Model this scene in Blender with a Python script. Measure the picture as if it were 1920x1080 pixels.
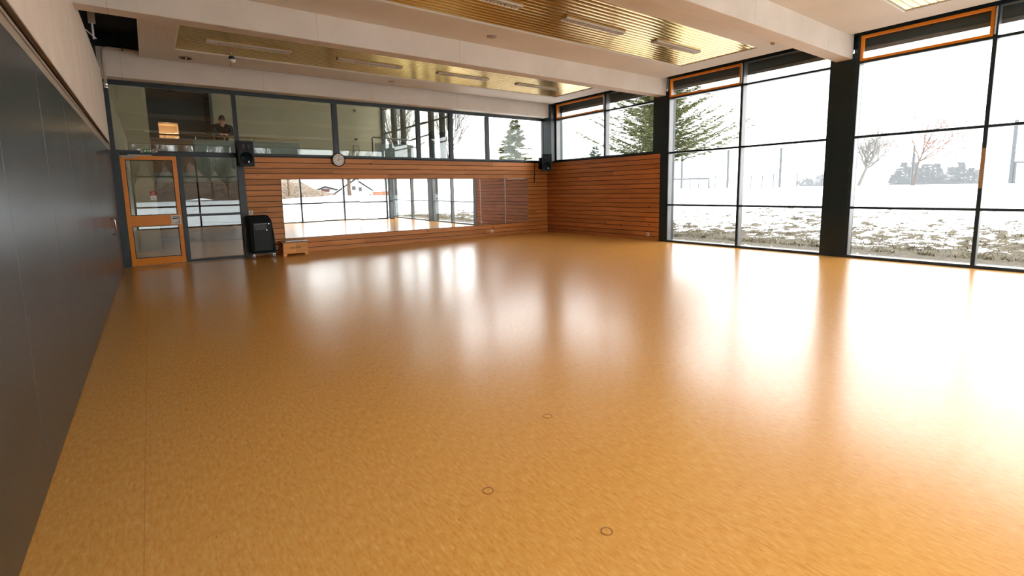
import bpy, bmesh, math, random
from mathutils import Vector, Matrix, Euler, noise
R = math.radians
PI = math.pi
for o in list(bpy.data.objects):
    bpy.data.objects.remove(o)
scene = bpy.context.scene
COL = scene.collection

# ------------------------------------------------------------------ camera
cam_d = bpy.data.cameras.new('camera')
cam = bpy.data.objects.new('camera', cam_d)
COL.objects.link(cam)
cam_d.sensor_fit = 'HORIZONTAL'
cam_d.sensor_width = 36.0
cam_d.lens = 918.27 / 1920 * 36.0
cam_d.shift_y = -(540 - 473.628) / 1920
cam_d.clip_start = 0.05
cam_d.clip_end = 800
_y, _p, _r = R(36.26), R(-7.295), R(-1.105)
fw = Vector((math.sin(_y) * math.cos(_p), math.cos(_y) * math.cos(_p), math.sin(_p)))
rt = Vector((math.cos(_y), -math.sin(_y), 0))
up = rt.cross(fw)
rt, up = (math.cos(_r) * rt + math.sin(_r) * up, -math.sin(_r) * rt + math.cos(_r) * up)
m = Matrix((rt, up, -fw)).transposed().to_4x4()
m.translation = (0, 0, 1.45)
cam.matrix_world = m
scene.camera = cam

# ------------------------------------------------------------------ sky and exposure
world = bpy.data.worlds.new('overcast_sky')
scene.world = world
world.use_nodes = True
wn = world.node_tree.nodes
bg = wn['Background']
bg.inputs[0].default_value = (0.97, 0.985, 1.0, 1)
bg.inputs[1].default_value = 1.0
scene.view_settings.view_transform = 'Standard'
scene.view_settings.look = 'None'
scene.view_settings.gamma = 1
scene.view_settings.exposure = 2.57
scene.view_settings.use_curve_mapping = False
cy = scene.cycles
cy.use_denoising = True
cy.max_bounces = 14
cy.diffuse_bounces = 9
cy.glossy_bounces = 6
cy.transmission_bounces = 8
cy.transparent_max_bounces = 24
cy.volume_bounces = 1
cy.sample_clamp_indirect = 6.0
cy.caustics_reflective = False
cy.caustics_refractive = False

# ------------------------------------------------------------------ room dimensions
XL, XR = -0.534, 11.0      # left wall face, right wall face
YF, YB = 12.90, -1.10      # far wall plane, back window wall
ZC = 4.195                 # ceiling panels
ZB = 3.79                  # underside of the beams
Z1, Z2, Z3 = 0.98, 2.325, 3.70   # window transoms

# ------------------------------------------------------------------ materials
def srgb(r, g, b):
    f = lambda c: (c / 255 / 12.92) if c / 255 <= 0.04045 else ((c / 255 + 0.055) / 1.055) ** 2.4
    return (f(r), f(g), f(b), 1)

class NT:
    def __init__(s, name):
        s.m = bpy.data.materials.new(name); s.m.use_nodes = True
        s.t = s.m.node_tree; s.n = s.t.nodes
        s.b = s.n['Principled BSDF']; s.out = s.n['Material Output']
        s._tc = None
    def tc(s, which='Object'):
        if s._tc is None: s._tc = s.n.new('ShaderNodeTexCoord')
        return s._tc.outputs[which]
    def link(s, a, b): s.t.links.new(a, b)
    def mapping(s, src, scale=(1, 1, 1), loc=(0, 0, 0), rot=(0, 0, 0)):
        q = s.n.new('ShaderNodeMapping'); s.link(src, q.inputs[0])
        q.inputs['Scale'].default_value = scale; q.inputs['Location'].default_value = loc
        q.inputs['Rotation'].default_value = rot
        return q.outputs[0]
    def noise(s, vec, scale=5, detail=4, rough=0.55, out=0):
        q = s.n.new('ShaderNodeTexNoise'); s.link(vec, q.inputs['Vector'])
        q.inputs['Scale'].default_value = scale; q.inputs['Detail'].default_value = detail
        q.inputs['Roughness'].default_value = rough
        return q.outputs[out]
    def voronoi(s, vec, scale=5, feature='F1', out='Distance', rnd=1.0):
        q = s.n.new('ShaderNodeTexVoronoi'); q.feature = feature
        s.link(vec, q.inputs['Vector']); q.inputs['Scale'].default_value = scale
        q.inputs['Randomness'].default_value = rnd
        return q.outputs[out]
    def ramp(s, fac, stops):
        q = s.n.new('ShaderNodeValToRGB'); s.link(fac, q.inputs[0])
        e = q.color_ramp.elements
        while len(e) < len(stops): e.new(0.5)
        for i, (p, c) in enumerate(stops):
            e[i].position = p; e[i].color = c if len(c) == 4 else (*c, 1)
        return q.outputs[0]
    def mix(s, fac, a, b, mode='MIX'):
        q = s.n.new('ShaderNodeMix'); q.data_type = 'RGBA'; q.blend_type = mode
        for v, i in ((fac, 0), (a, 6), (b, 7)):
            if isinstance(v, (int, float)): q.inputs[i].default_value = v
            elif isinstance(v, tuple): q.inputs[i].default_value = v
            else: s.link(v, q.inputs[i])
        return q.outputs[2]
    def math(s, op, a, b=0.0, c=None, clamp=False):
        q = s.n.new('ShaderNodeMath'); q.operation = op; q.use_clamp = clamp
        for i, v in enumerate((a, b, c)):
            if v is None: continue
            if isinstance(v, (int, float)): q.inputs[i].default_value = v
            else: s.link(v, q.inputs[i])
        return q.outputs[0]
    def sep(s, vec):
        q = s.n.new('ShaderNodeSeparateXYZ'); s.link(vec, q.inputs[0]); return q.outputs
    def comb(s, x, y, z):
        q = s.n.new('ShaderNodeCombineXYZ')
        for i, v in enumerate((x, y, z)):
            if isinstance(v, (int, float)): q.inputs[i].default_value = v
            else: s.link(v, q.inputs[i])
        return q.outputs[0]
    def bump(s, h, strength=0.3, dist=0.01):
        q = s.n.new('ShaderNodeBump'); s.link(h, q.inputs['Height'])
        q.inputs['Strength'].default_value = strength; q.inputs['Distance'].default_value = dist
        s.link(q.outputs[0], s.b.inputs['Normal']); return q
    def base(s, v):
        if isinstance(v, tuple): s.b.inputs['Base Color'].default_value = v
        else: s.link(v, s.b.inputs['Base Color'])
    def set(s, **k):
        for a, v in k.items():
            s.b.inputs[a.replace('_', ' ')].default_value = v
        return s

def plain(name, col, rough=0.5, metal=0.0, var=0.06, scale=8, spec=0.5, bump=0.0):
    q = NT(name); v = q.tc()
    n = q.noise(v, scale, 3)
    c2 = tuple(min(1, c * (1 + var * 2)) for c in col[:3]) + (1,)
    c1 = tuple(c * (1 - var * 2) for c in col[:3]) + (1,)
    q.base(q.ramp(n, [(0.3, c1), (0.7, c2)]))
    q.set(Roughness=rough, Metallic=metal)
    q.b.inputs['Specular IOR Level'].default_value = spec
    if bump: q.bump(q.noise(v, scale * 12, 3), bump, 0.004)
    return q.m

M = {}
M['frame'] = plain('dark_steel_paint', srgb(13, 30, 34), 0.38, 0.0, 0.05, 2)
M['alu'] = plain('bronze_aluminium', srgb(120, 118, 116), 0.4, 0.3, 0.05, 2)
M['alu_light'] = plain('pale_aluminium', srgb(190, 190, 192), 0.4, 0.2, 0.04, 2)
M['black'] = plain('black_plastic', srgb(6, 14, 15), 0.5, 0, 0.1, 20, 0.3)
M['cloth_black'] = plain('black_cover', srgb(5, 17, 18), 0.7, 0, 0.1, 12, 0.2)
M['orange'] = plain('orange_lacquer', srgb(226, 130, 8), 0.35, 0, 0.04, 3)
M['chrome'] = plain('polished_steel', srgb(215, 215, 215), 0.2, 1.0, 0.02, 5)
M['white'] = plain('white_plastic', srgb(225, 218, 205), 0.45, 0, 0.02, 6)
M['offwhite'] = plain('offwhite_wall', srgb(156, 146, 122), 0.8, 0, 0.03, 1.2)
M['greyplate'] = plain('warm_grey_plate', srgb(160, 145, 128), 0.4, 0.2, 0.04, 3)
M['concrete_dark'] = plain('dark_ceiling_void', srgb(20, 30, 32), 0.9, 0, 0.1, 2)
M['pipe'] = plain('painted_pipe', srgb(175, 155, 135), 0.45, 0.1, 0.05, 4)
M['red'] = plain('red_print', srgb(190, 35, 30), 0.5)
M['green'] = plain('green_sign', srgb(20, 110, 60), 0.4)
M['ink'] = plain('black_ink', srgb(15, 14, 13), 0.6)
M['grey_panel'] = plain('grey_parapet', srgb(110, 122, 118), 0.6, 0, 0.04, 1.5)
M['teal_dark'] = plain('dark_teal_paint', srgb(18, 44, 48), 0.5, 0, 0.08, 1)
M['skin'] = plain('skin', srgb(190, 140, 118), 0.55, 0, 0.03, 20)
M['jacket'] = plain('dark_jacket', srgb(12, 14, 17), 0.8, 0, 0.15, 30)
M['hair'] = plain('dark_hair', srgb(20, 16, 14), 0.6, 0, 0.2, 60)
M['trousers'] = plain('dark_trousers', srgb(30, 34, 44), 0.85, 0, 0.1, 30)

def mk_concrete():
    q = NT('beige_concrete'); v = q.tc()
    a = q.noise(v, 1.3, 6, 0.6); b = q.noise(v, 40, 3, 0.6)
    c = q.ramp(a, [(0.25, srgb(204, 193, 178)), (0.75, srgb(220, 210, 197))])
    c = q.mix(q.math('MULTIPLY', b, 0.22), c, srgb(150, 130, 112))
    x = q.sep(v)[0]
    fr = q.math('FRACT', q.math('DIVIDE', q.math('ADD', x, 0.35), 2.53))
    ln = q.math('LESS_THAN', fr, 0.0035)
    c = q.mix(q.math('MULTIPLY', ln, 0.35), c, srgb(120, 90, 65))
    pits = q.math('LESS_THAN', q.voronoi(v, 9), 0.035)
    c = q.mix(q.math('MULTIPLY', pits, 0.35), c, srgb(110, 95, 82))
    q.base(c); q.set(Roughness=0.85); q.bump(b, 0.15, 0.004)
    return q.m
M['concrete'] = mk_concrete()

def mk_perf():
    q = NT('perforated_ceiling_board'); v = q.tc()
    s = q.sep(v)
    fx = q.math('SINE', q.math('MULTIPLY', s[0], 2 * PI / 0.032))
    fy = q.math('SINE', q.math('MULTIPLY', s[1], 2 * PI / 0.032))
    d = q.math('GREATER_THAN', q.math('MULTIPLY', q.math('ADD', fx, 1), q.math('ADD', fy, 1)), 2.35)
    n = q.noise(v, 0.8, 3)
    c = q.ramp(n, [(0.3, srgb(214, 206, 192)), (0.7, srgb(222, 214, 202))])
    c = q.mix(q.math('MULTIPLY', d, 0.5), c, srgb(120, 98, 78))
    q.base(c); q.set(Roughness=0.75)
    return q.m
M['perf'] = mk_perf()

def mk_yellow():
    q = NT('glossy_yellow_lamella'); v = q.tc()
    n = q.noise(q.mapping(v, (0.6, 6, 1)), 3, 3)
    q.base(q.ramp(n, [(0.3, srgb(204, 158, 6)), (0.7, srgb(214, 170, 16))]))
    q.set(Roughness=0.22, Metallic=0.9)
    q.b.inputs['Coat Weight'].default_value = 0.2
    q.b.inputs['Coat Roughness'].default_value = 0.16
    return q.m
M['yellow'] = mk_yellow()

def mk_floor():
    q = NT('amber_linoleum'); v = q.tc()
    big = q.noise(v, 0.5, 4, 0.6)
    st = q.noise(q.mapping(v, (60, 16, 1)), 1.0, 5, 0.7)
    fine = q.noise(q.mapping(v, (120, 35, 1)), 1.0, 3, 0.6)
    c = q.ramp(st, [(0.30, srgb(202, 132, 56)), (0.47, srgb(217, 155, 76)), (0.55, srgb(221, 160, 81)), (0.72, srgb(231, 180, 106))])
    red = q.math('GREATER_THAN', q.noise(q.mapping(v, (75, 20, 1), (3, 7, 0)), 1.0, 2, 0.5), 0.70)
    c = q.mix(q.math('MULTIPLY', red, 0.55), c, srgb(196, 96, 34))
    pale = q.math('GREATER_THAN', q.noise(q.mapping(v, (70, 18, 1), (13, 2, 0)), 1.0, 2, 0.5), 0.71)
    c = q.mix(q.math('MULTIPLY', pale, 0.4), c, srgb(232, 190, 128))
    c = q.mix(q.math('MULTIPLY', fine, 0.25), c, srgb(204, 138, 56))
    sm = q.ramp(q.noise(v, 3.3, 5, 0.7), [(0.60, (0, 0, 0)), (0.78, (1, 1, 1))])
    c = q.mix(q.math('MULTIPLY', sm, 0.10), c, srgb(160, 110, 60))
    s = q.sep(v)
    fr = q.math('FRACT', q.math('DIVIDE', q.math('ADD', s[0], 0.15), 2.03))
    seam = q.math('LESS_THAN', fr, 0.0022)
    c = q.mix(q.math('MULTIPLY', seam, 0.3), c, srgb(120, 70, 30))
    # a few pale scratch lines
    w = q.n.new('ShaderNodeTexWave'); q.link(q.mapping(v, (0.35, 0.9, 1), (0.3, 0.2, 0), (0, 0, 0.5)), w.inputs[0])
    w.inputs['Scale'].default_value = 0.35; w.inputs['Distortion'].default_value = 9; w.inputs['Detail'].default_value = 1
    sc = q.math('MULTIPLY', q.math('GREATER_THAN', w.outputs['Fac'], 0.9985), q.math('GREATER_THAN', q.noise(v, 0.9, 1), 0.56))
    c = q.mix(q.math('MULTIPLY', sc, 0.12), c, srgb(225, 180, 120))
    q.base(c)
    r = q.ramp(q.noise(q.mapping(v, (1.4, 1.4, 1)), 1.2, 4), [(0.3, (0.225,) * 3), (0.7, (0.24,) * 3)])
    q.link(r, q.b.inputs['Roughness'])
    q.b.inputs['Specular IOR Level'].default_value = 0.55
    q.bump(q.noise(q.mapping(v, (1, 1, 1)), 14, 2, 0.5), 0.035, 0.004)
    return q.m
M['floor'] = mk_floor()

def mk_wood(name, axis, c0, c1, c2, pitch=0.1307, rough=0.5, zoff=-0.02):
    """axis: 0 boards run along x, 1 along y."""
    q = NT(name); v = q.tc(); s = q.sep(v)
    row = q.math('FLOOR', q.math('DIVIDE', q.math('SUBTRACT', s[2], zoff), pitch))
    seg = q.math('FLOOR', q.math('ADD', q.math('DIVIDE', s[axis], 3.9), q.math('MULTIPLY', row, 0.37)))
    wn_ = q.n.new('ShaderNodeTexWhiteNoise'); q.link(q.comb(row, seg, 3.1), wn_.inputs[0])
    rnd = wn_.outputs[0]
    off = q.math('MULTIPLY', rnd, 37)
    g = q.comb(q.math('ADD', q.math('MULTIPLY', s[axis], 1.1), off), q.math('MULTIPLY', s[2], 17), 0.0)
    grain = q.noise(g, 1.0, 5, 0.6)
    c = q.ramp(grain, [(0.3, c0), (0.5, c1), (0.72, c2)])
    tint = q.ramp(rnd, [(0.0, (0.80, 0.78, 0.74)), (0.5, (1, 1, 1)), (1.0, (1.12, 1.06, 1.0))])
    c = q.mix(1.0, c, tint, 'MULTIPLY')
    kv = q.comb(q.math('ADD', q.math('MULTIPLY', s[axis], 2.1), off), q.math('MULTIPLY', s[2], 4.2), off)
    k = q.voronoi(kv, 1.0)
    knot = q.ramp(k, [(0.05, (1, 1, 1)), (0.12, (0, 0, 0))])
    c = q.mix(q.math('MULTIPLY', knot, 0.75), c, srgb(70, 32, 16))
    q.base(c); q.set(Roughness=rough)
    q.b.inputs['Specular IOR Level'].default_value = 0.35
    q.bump(grain, 0.12, 0.003)
    return q.m
M['wood_x'] = mk_wood('larch_boards_far', 0, srgb(182, 116, 62), srgb(198, 132, 74), srgb(212, 148, 90))
M['wood_y'] = mk_wood('larch_boards_right', 1, srgb(172, 104, 54), srgb(186, 116, 62), srgb(200, 132, 78))
M['wood_gallery'] = mk_wood('brown_boards_gallery', 0, srgb(92, 70, 54), srgb(108, 84, 66), srgb(120, 96, 76), 0.2, 0.6, 0)
M['wood_box'] = mk_wood('honey_box_wood', 0, srgb(222, 146, 74), srgb(234, 162, 86), srgb(240, 174, 100), 0.9, 0.45, -0.3)
M['wood_lid'] = mk_wood('box_lid_wood', 0, srgb(120, 84, 52), srgb(140, 100, 64), srgb(160, 120, 80), 0.9, 0.25, -0.3)
M['rail_wood'] = plain('brass_rail', srgb(126, 104, 66), 0.35, 0.4)
M['wood_orange'] = plain('orange_fence_wood', srgb(130, 72, 44), 0.8, 0, 0.1, 3)

def mk_panel():
    q = NT('dark_wall_panel'); v = q.tc()
    n = q.noise(v, 1.5, 4, 0.6)
    c = q.ramp(n, [(0.3, srgb(24, 36, 40)), (0.7, srgb(31, 43, 47))])
    sm = q.ramp(q.noise(q.mapping(v, (1, 0.8, 1.6), (4, 2, 1)), 1.1, 4, 0.6), [(0.62, (0, 0, 0)), (0.75, (1, 1, 1))])
    c = q.mix(q.math('MULTIPLY', sm, 0.25), c, srgb(24, 27, 29))
    s = q.sep(v)
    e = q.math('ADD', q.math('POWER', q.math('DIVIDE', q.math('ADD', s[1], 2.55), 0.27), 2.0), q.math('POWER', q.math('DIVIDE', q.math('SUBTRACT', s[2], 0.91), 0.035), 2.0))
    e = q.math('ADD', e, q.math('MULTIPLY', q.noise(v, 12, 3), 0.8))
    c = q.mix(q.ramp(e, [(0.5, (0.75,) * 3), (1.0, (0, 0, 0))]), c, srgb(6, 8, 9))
    q.base(c)
    q.set(Roughness=0.29); q.b.inputs['Specular IOR Level'].default_value = 0.75
    q.bump(q.noise(q.mapping(v, (1, 1.2, 0.5)), 1.6, 2), 0.08, 0.02)
    return q.m
M['panel'] = mk_panel()

def mk_speckle():
    q = NT('speckled_bulkhead'); v = q.tc()
    fib = q.math('GREATER_THAN', q.noise(q.mapping(v, (1, 9, 22)), 2.2, 2), 0.66)
    c = q.mix(q.math('MULTIPLY', fib, 0.3), q.ramp(q.noise(v, 2, 3), [(0.3, srgb(214, 196, 176)), (0.7, srgb(224, 208, 190))]), srgb(150, 132, 112))
    q.base(c); q.set(Roughness=0.8)
    return q.m
M['bulkhead'] = mk_speckle()

def mk_glass(name='window_glass', col=(0.985, 0.995, 0.99, 1), ior=1.5, gain=1.0):
    q = NT(name); q.n.remove(q.b)
    tr = q.n.new('ShaderNodeBsdfTransparent'); tr.inputs[0].default_value = col
    gl = q.n.new('ShaderNodeBsdfGlossy'); gl.inputs['Roughness'].default_value = 0.0
    gl.inputs[0].default_value = (0.95, 1, 0.98, 1)
    fr = q.n.new('ShaderNodeFresnel'); fr.inputs[0].default_value = ior
    geo = q.n.new('ShaderNodeNewGeometry')
    f2 = q.math('MULTIPLY', q.math('MULTIPLY', fr.outputs[0], gain, clamp=True), q.math('SUBTRACT', 1.0, geo.outputs['Backfacing']))
    mx = q.n.new('ShaderNodeMixShader')
    q.link(f2, mx.inputs[0]); q.link(tr.outputs[0], mx.inputs[1]); q.link(gl.outputs[0], mx.inputs[2])
    q.link(mx.outputs[0], q.out.inputs[0])
    return q.m
M['glass'] = mk_glass()
M['glass_inner'] = mk_glass('greenish_inner_glass', (0.88, 0.90, 0.85, 1), 1.5, 2.9)

q = NT('mirror_silver'); q.base((0.93, 0.95, 0.94, 1)); q.set(Metallic=1.0, Roughness=0.0)
q.bump(q.noise(q.tc(), 0.9, 1), 0.02, 0.02)
M['mirror'] = q.m

def mk_snow():
    q = NT('snowy_ground'); v = q.tc(); s = q.sep(v)
    # snow cover is patchy on the bank beside the building, closed further out
    a = q.noise(q.mapping(v, (1, 1, 1)), 3.6, 6, 0.70)
    b = q.noise(v, 0.35, 3, 0.5)
    dx = q.math('SUBTRACT', s[0], 11.3)
    dy = q.math('SUBTRACT', -1.4, s[1])
    d = q.math('MAXIMUM', dx, dy)
    near = q.math('SUBTRACT', 1.0, q.math('DIVIDE', d, 8.0), clamp=True)
    strip = q.math('MULTIPLY', q.math('SUBTRACT', 1.0, q.math('DIVIDE', q.math('ABSOLUTE', q.math('SUBTRACT', d, 1.35)), 0.75), clamp=True), 0.55)
    f = q.math('ADD', q.math('ADD', a, q.math('MULTIPLY', q.math('SUBTRACT', b, 0.5), 0.3)), q.math('ADD', q.math('MULTIPLY', near, 0.27), q.math('MULTIPLY', strip, 0.45)))
    msk = q.ramp(f, [(0.625, (0, 0, 0)), (0.65, (1, 1, 1))])
    a2 = q.math('ADD', q.noise(v, 11, 4, 0.65), q.math('MULTIPLY', near, 0.20))
    msk = q.math('MAXIMUM', msk, q.ramp(a2, [(0.715, (0, 0, 0)), (0.735, (1, 1, 1))]))
    gcol = q.ramp(q.noise(v, 9, 4, 0.7), [(0.3, srgb(34, 25, 17)), (0.5, srgb(66, 55, 30)), (0.7, srgb(92, 82, 50))])
    kerb = q.math('LESS_THAN', d, 0.55)
    c = q.mix(msk, (0.90, 0.92, 0.95, 1), gcol)
    c = q.mix(kerb, c, srgb(120, 118, 114))
    pth = q.math('LESS_THAN', q.math('ABSOLUTE', q.math('ADD', q.math('ADD', s[1], 12.2), q.math('MULTIPLY', q.noise(v, 0.4, 1), 0.8))), 0.16)
    c = q.mix(q.math('MULTIPLY', pth, 0.75), c, srgb(84, 84, 84))
    q.base(c); q.set(Roughness=0.8)
    q.bump(q.noise(v, 7, 4, 0.6), 0.5, 0.05)
    return q.m
M['snow'] = mk_snow()
M['house_white'] = plain('white_render', srgb(170, 170, 170), 0.9, 0, 0.02, 1)
M['roof_snow'] = plain('snow_on_roof', (0.88, 0.90, 0.93, 1), 0.8, 0, 0.01, 1)
M['eave'] = plain('dark_eaves', srgb(24, 20, 18), 0.8)
M['garage'] = plain('grey_garage_door', srgb(60, 56, 53), 0.7)
M['bark'] = plain('grey_brown_bark', srgb(62, 54, 46), 0.9, 0, 0.15, 12)
M['bark_light'] = plain('pale_birch_bark', srgb(80, 74, 66), 0.9, 0, 0.2, 12)
M['bark_brown'] = plain('brown_brush_bark', srgb(72, 54, 36), 0.9, 0, 0.2, 12)
M['needle'] = plain('spruce_needles', srgb(84, 88, 44), 0.7, 0, 0.25, 5)
M['needle2'] = plain('pine_needles', srgb(58, 72, 54), 0.7, 0, 0.25, 5)
M['needle_dark'] = plain('conifer_needles_far', srgb(26, 38, 36), 0.8, 0, 0.2, 3)
M['leaf'] = plain('rusty_leaves', srgb(120, 62, 36), 0.7, 0, 0.2, 20)
M['grass'] = plain('winter_grass_blades', srgb(86, 76, 42), 0.8, 0, 0.25, 4)
M['metal_grey'] = plain('galvanised_post', srgb(44, 48, 52), 0.6, 0.0)
q = NT('warm_lamp_glow'); q.b.inputs['Emission Color'].default_value = (1, 0.72, 0.42, 1); q.set(Emission_Strength=0.22)
M['glow'] = q.m
q = NT('louvre_grid'); v = q.tc(); s = q.sep(v)
M['louvre'] = plain('louvre_metal', srgb(205, 190, 168), 0.35, 0.3, 0.02, 5)

# ------------------------------------------------------------------ mesh helpers
def wloc(p):
    v = Vector((0, 0, 0))
    while p is not None:
        v += p.location; p = p.parent
    return v

class MB:
    def __init__(s): s.bm = bmesh.new()
    def box(s, x0, x1, y0, y1, z0, z1, bevel=0.0):
        x0, x1 = sorted((x0, x1)); y0, y1 = sorted((y0, y1)); z0, z1 = sorted((z0, z1))
        b = s.bm if not bevel else bmesh.new()
        vs = [b.verts.new((x, y, z)) for x in (x0, x1) for y in (y0, y1) for z in (z0, z1)]
        for f in ((0, 1, 3, 2), (4, 6, 7, 5), (0, 4, 5, 1), (2, 3, 7, 6), (0, 2, 6, 4), (1, 5, 7, 3)):
            b.faces.new([vs[i] for i in f])
        if bevel:
            bmesh.ops.bevel(b, geom=b.edges[:], offset=bevel, segments=2, affect='EDGES', profile=0.5)
            me = bpy.data.meshes.new('t'); b.to_mesh(me); b.free(); s.bm.from_mesh(me); bpy.data.meshes.remove(me)
        return s
    def tube(s, pts, r, seg=8, r2=None, caps=True):
        pts = [Vector(p) for p in pts]; n = len(pts); rings = []
        rad = [r + ((r2 if r2 is not None else r) - r) * i / max(1, n - 1) for i in range(n)] if not isinstance(r, (list, tuple)) else r
        ref = None
        for i, p in enumerate(pts):
            d = (pts[min(i + 1, n - 1)] - pts[max(i - 1, 0)]).normalized()
            if ref is None:
                ref = Vector((0, 0, 1)) if abs(d.z) < 0.9 else Vector((1, 0, 0))
            a = d.cross(ref).normalized(); b = a.cross(d).normalized(); ref = b
            rings.append([s.bm.verts.new(p + rad[i] * (math.cos(2 * PI * k / seg) * a + math.sin(2 * PI * k / seg) * b)) for k in range(seg)])
        for i in range(n - 1):
            for k in range(seg):
                s.bm.faces.new((rings[i][k], rings[i][(k + 1) % seg], rings[i + 1][(k + 1) % seg], rings[i + 1][k]))
        if caps:
            s.bm.faces.new(rings[0][::-1]); s.bm.faces.new(rings[-1])
        return s
    def lathe(s, prof, c, axis='z', seg=32):
        c = Vector(c); rings = []
        for (r, h) in prof:
            ring = []
            for k in range(seg):
                a = 2 * PI * k / seg
                u, w = r * math.cos(a), r * math.sin(a)
                v = {'z': (u, w, h), 'y': (u, h, w), 'x': (h, u, w)}[axis]
                ring.append(s.bm.verts.new(c + Vector(v)))
            rings.append(ring)
        for i in range(len(rings) - 1):
            for k in range(seg):
                s.bm.faces.new((rings[i][k], rings[i][(k + 1) % seg], rings[i + 1][(k + 1) % seg], rings[i + 1][k]))
        s.bm.faces.new(rings[0][::-1]); s.bm.faces.new(rings[-1])
        return s
    def prism(s, poly, axis, a, b):
        """poly in the two other axes (in xyz order), extruded along axis from a to b."""
        def P(u, v, w):
            return {'x': (w, u, v), 'y': (u, w, v), 'z': (u, v, w)}[axis]
        A = [s.bm.verts.new(P(u, v, a)) for u, v in poly]; B = [s.bm.verts.new(P(u, v, b)) for u, v in poly]
        n = len(poly)
        s.bm.faces.new(A); s.bm.faces.new(B[::-1])
        for i in range(n): s.bm.faces.new((A[i], B[i], B[(i + 1) % n], A[(i + 1) % n]))
        return s
    def mesh(s, me):
        s.bm.from_mesh(me); return s
    def build(s, name, mat, parent=None, loc=None, smooth=False):
        bmesh.ops.recalc_face_normals(s.bm, faces=s.bm.faces[:])
        off = wloc(parent) if parent else Vector(loc or (0, 0, 0))
        for v in s.bm.verts: v.co -= off
        me = bpy.data.meshes.new(name); s.bm.to_mesh(me); s.bm.free()
        me.materials.append(M[mat] if isinstance(mat, str) else mat)
        if smooth:
            for p in me.polygons: p.use_smooth = True
        o = bpy.data.objects.new(name, me); COL.objects.link(o)
        if parent: o.parent = parent
        else: o.location = off
        return o

def tag(o, label=None, cat=None, group=None, kind=None):
    if label: o['label'] = label
    if cat: o['category'] = cat
    if group: o['group'] = group
    if kind: o['kind'] = kind
    return o
def thing(name, loc, label=None, cat=None, group=None, kind=None):
    e = bpy.data.objects.new(name, None); COL.objects.link(e); e.location = loc; e.empty_display_size = 0.1
    return tag(e, label, cat, group, kind)
def kids(o): return [c for c in bpy.data.objects if c.parent == o]
def copy_tree(o, parent=None):
    c = o.copy(); COL.objects.link(c); c.parent = parent
    for k in kids(o): copy_tree(k, c)
    return c
def struct(name, mb, mat, label, cat, loc=None):
    o = mb.build(name, mat, None, loc); return tag(o, label, cat, None, 'structure')
def text_mesh(body, size, depth, align='CENTER'):
    cu = bpy.data.curves.new('txt', 'FONT'); cu.body = body; cu.size = size; cu.extrude = depth
    cu.align_x = align; cu.align_y = 'CENTER'
    ob = bpy.data.objects.new('txt', cu); COL.objects.link(ob)
    bpy.context.view_layer.update()
    dg = bpy.context.evaluated_depsgraph_get()
    me = bpy.data.meshes.new_from_object(ob.evaluated_get(dg))
    bpy.data.objects.remove(ob); bpy.data.curves.remove(cu)
    return me

# ================================================================== ROOM SHELL
mb = MB(); mb.box(-0.75, 11.3, -1.25, 12.92, -0.12, 0.0)
struct('floor', mb, 'floor', 'glossy amber linoleum floor of the empty gymnastics hall', 'floor')
mb = MB(); mb.box(-0.9, 11.75, -1.6, 13.2, 4.62, 4.85)
struct('roof_slab', mb, 'concrete_dark', 'dark roof slab above the suspended ceiling', 'roof')

# left wall: dark cladding panels, rail, gap, speckled bulkhead
wl = thing('wall_left', (XL, 5.9, 0), 'dark grey panelled wall with a pale bulkhead above it', 'wall', None, 'structure')
mb = MB()
ys = [-1.24, 0.65, 1.97, 3.29, 4.61, 5.93, 7.25, 8.57, 9.89, 10.29, 11.4, 12.86]
for a, b in zip(ys[:-1], ys[1:]):
    mb.box(XL - 0.03, XL, a + 0.003, b - 0.003, 0.012, 2.355, 0.001)
mb.build('cladding', 'panel', wl)
mb = MB(); mb.box(XL - 0.30, XL - 0.03, -1.24, 12.9, 0.0, 4.62); mb.build('backing', 'black', wl)
mb = MB(); mb.box(XL - 0.03, XL - 0.004, -1.24, 12.86, 2.362, 2.425); mb.box(XL - 0.03, XL + 0.006, -1.24, 12.86, 2.425, 2.445)
mb.build('channel_rail', 'greyplate', wl)
mb = MB(); mb.box(XL - 0.03, XL + 0.002, -1.24, 12.86, 2.535, 3.93); mb.build('bulkhead', 'bulkhead', wl)
mb = MB(); mb.box(XL - 0.012, XL + 0.008, -1.24, 12.86, 2.522, 2.536); mb.build('bulkhead_edge', 'greyplate', wl)
mb = MB(); mb.tube([(XL, 10.36, 1.10), (XL + 0.05, 10.36, 1.09), (XL + 0.055, 10.38, 0.97), (XL + 0.05, 10.40, 0.85), (XL, 10.40, 0.84)], 0.009, 8)
tag(mb.build('door_handle', 'chrome', wl, smooth=True), 'slim chrome pull handle near the far end of the dark wall')

# far wall: larch cladding around the mirrors
wf = thing('wall_far', (6, YF, 0), 'far wall clad in horizontal larch boards below the ribbon window', 'wall', None, 'structure')
P_ = 0.1307
def boards(mb, a0, a1, face, zlist, axis, joints, depth=0.022):
    for k in zlist:
        z0, z1 = -0.02 + P_ * k + 0.0075, -0.02 + P_ * (k + 1) - 0.0075
        z0 = max(z0, 0.004)
        cuts = [a0] + [j for j in joints.get(k, []) if a0 < j < a1] + [a1]
        for c0, c1 in zip(cuts[:-1], cuts[1:]):
            if axis == 0: mb.box(c0 + 0.0015, c1 - 0.0015, face, face + depth, z0, z1, 0.002)
            else: mb.box(face, face + depth, c0 + 0.0015, c1 - 0.0015, z0, z1, 0.002)
FY = 12.88
jt = {17: [4.9, 8.6], 16: [6.2], 15: [5.5], 14: [8.6], 1: [6.1], 0: [4.0], 2: [9.3], 11: [2.3], 10: [2.45], 9: [], 8: [2.2], 5: [2.3]}
mb = MB()
boards(mb, 1.83, XR, FY, range(14, 18), 0, jt)
boards(mb, 1.83, XR, FY, range(0, 3), 0, jt)
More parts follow.
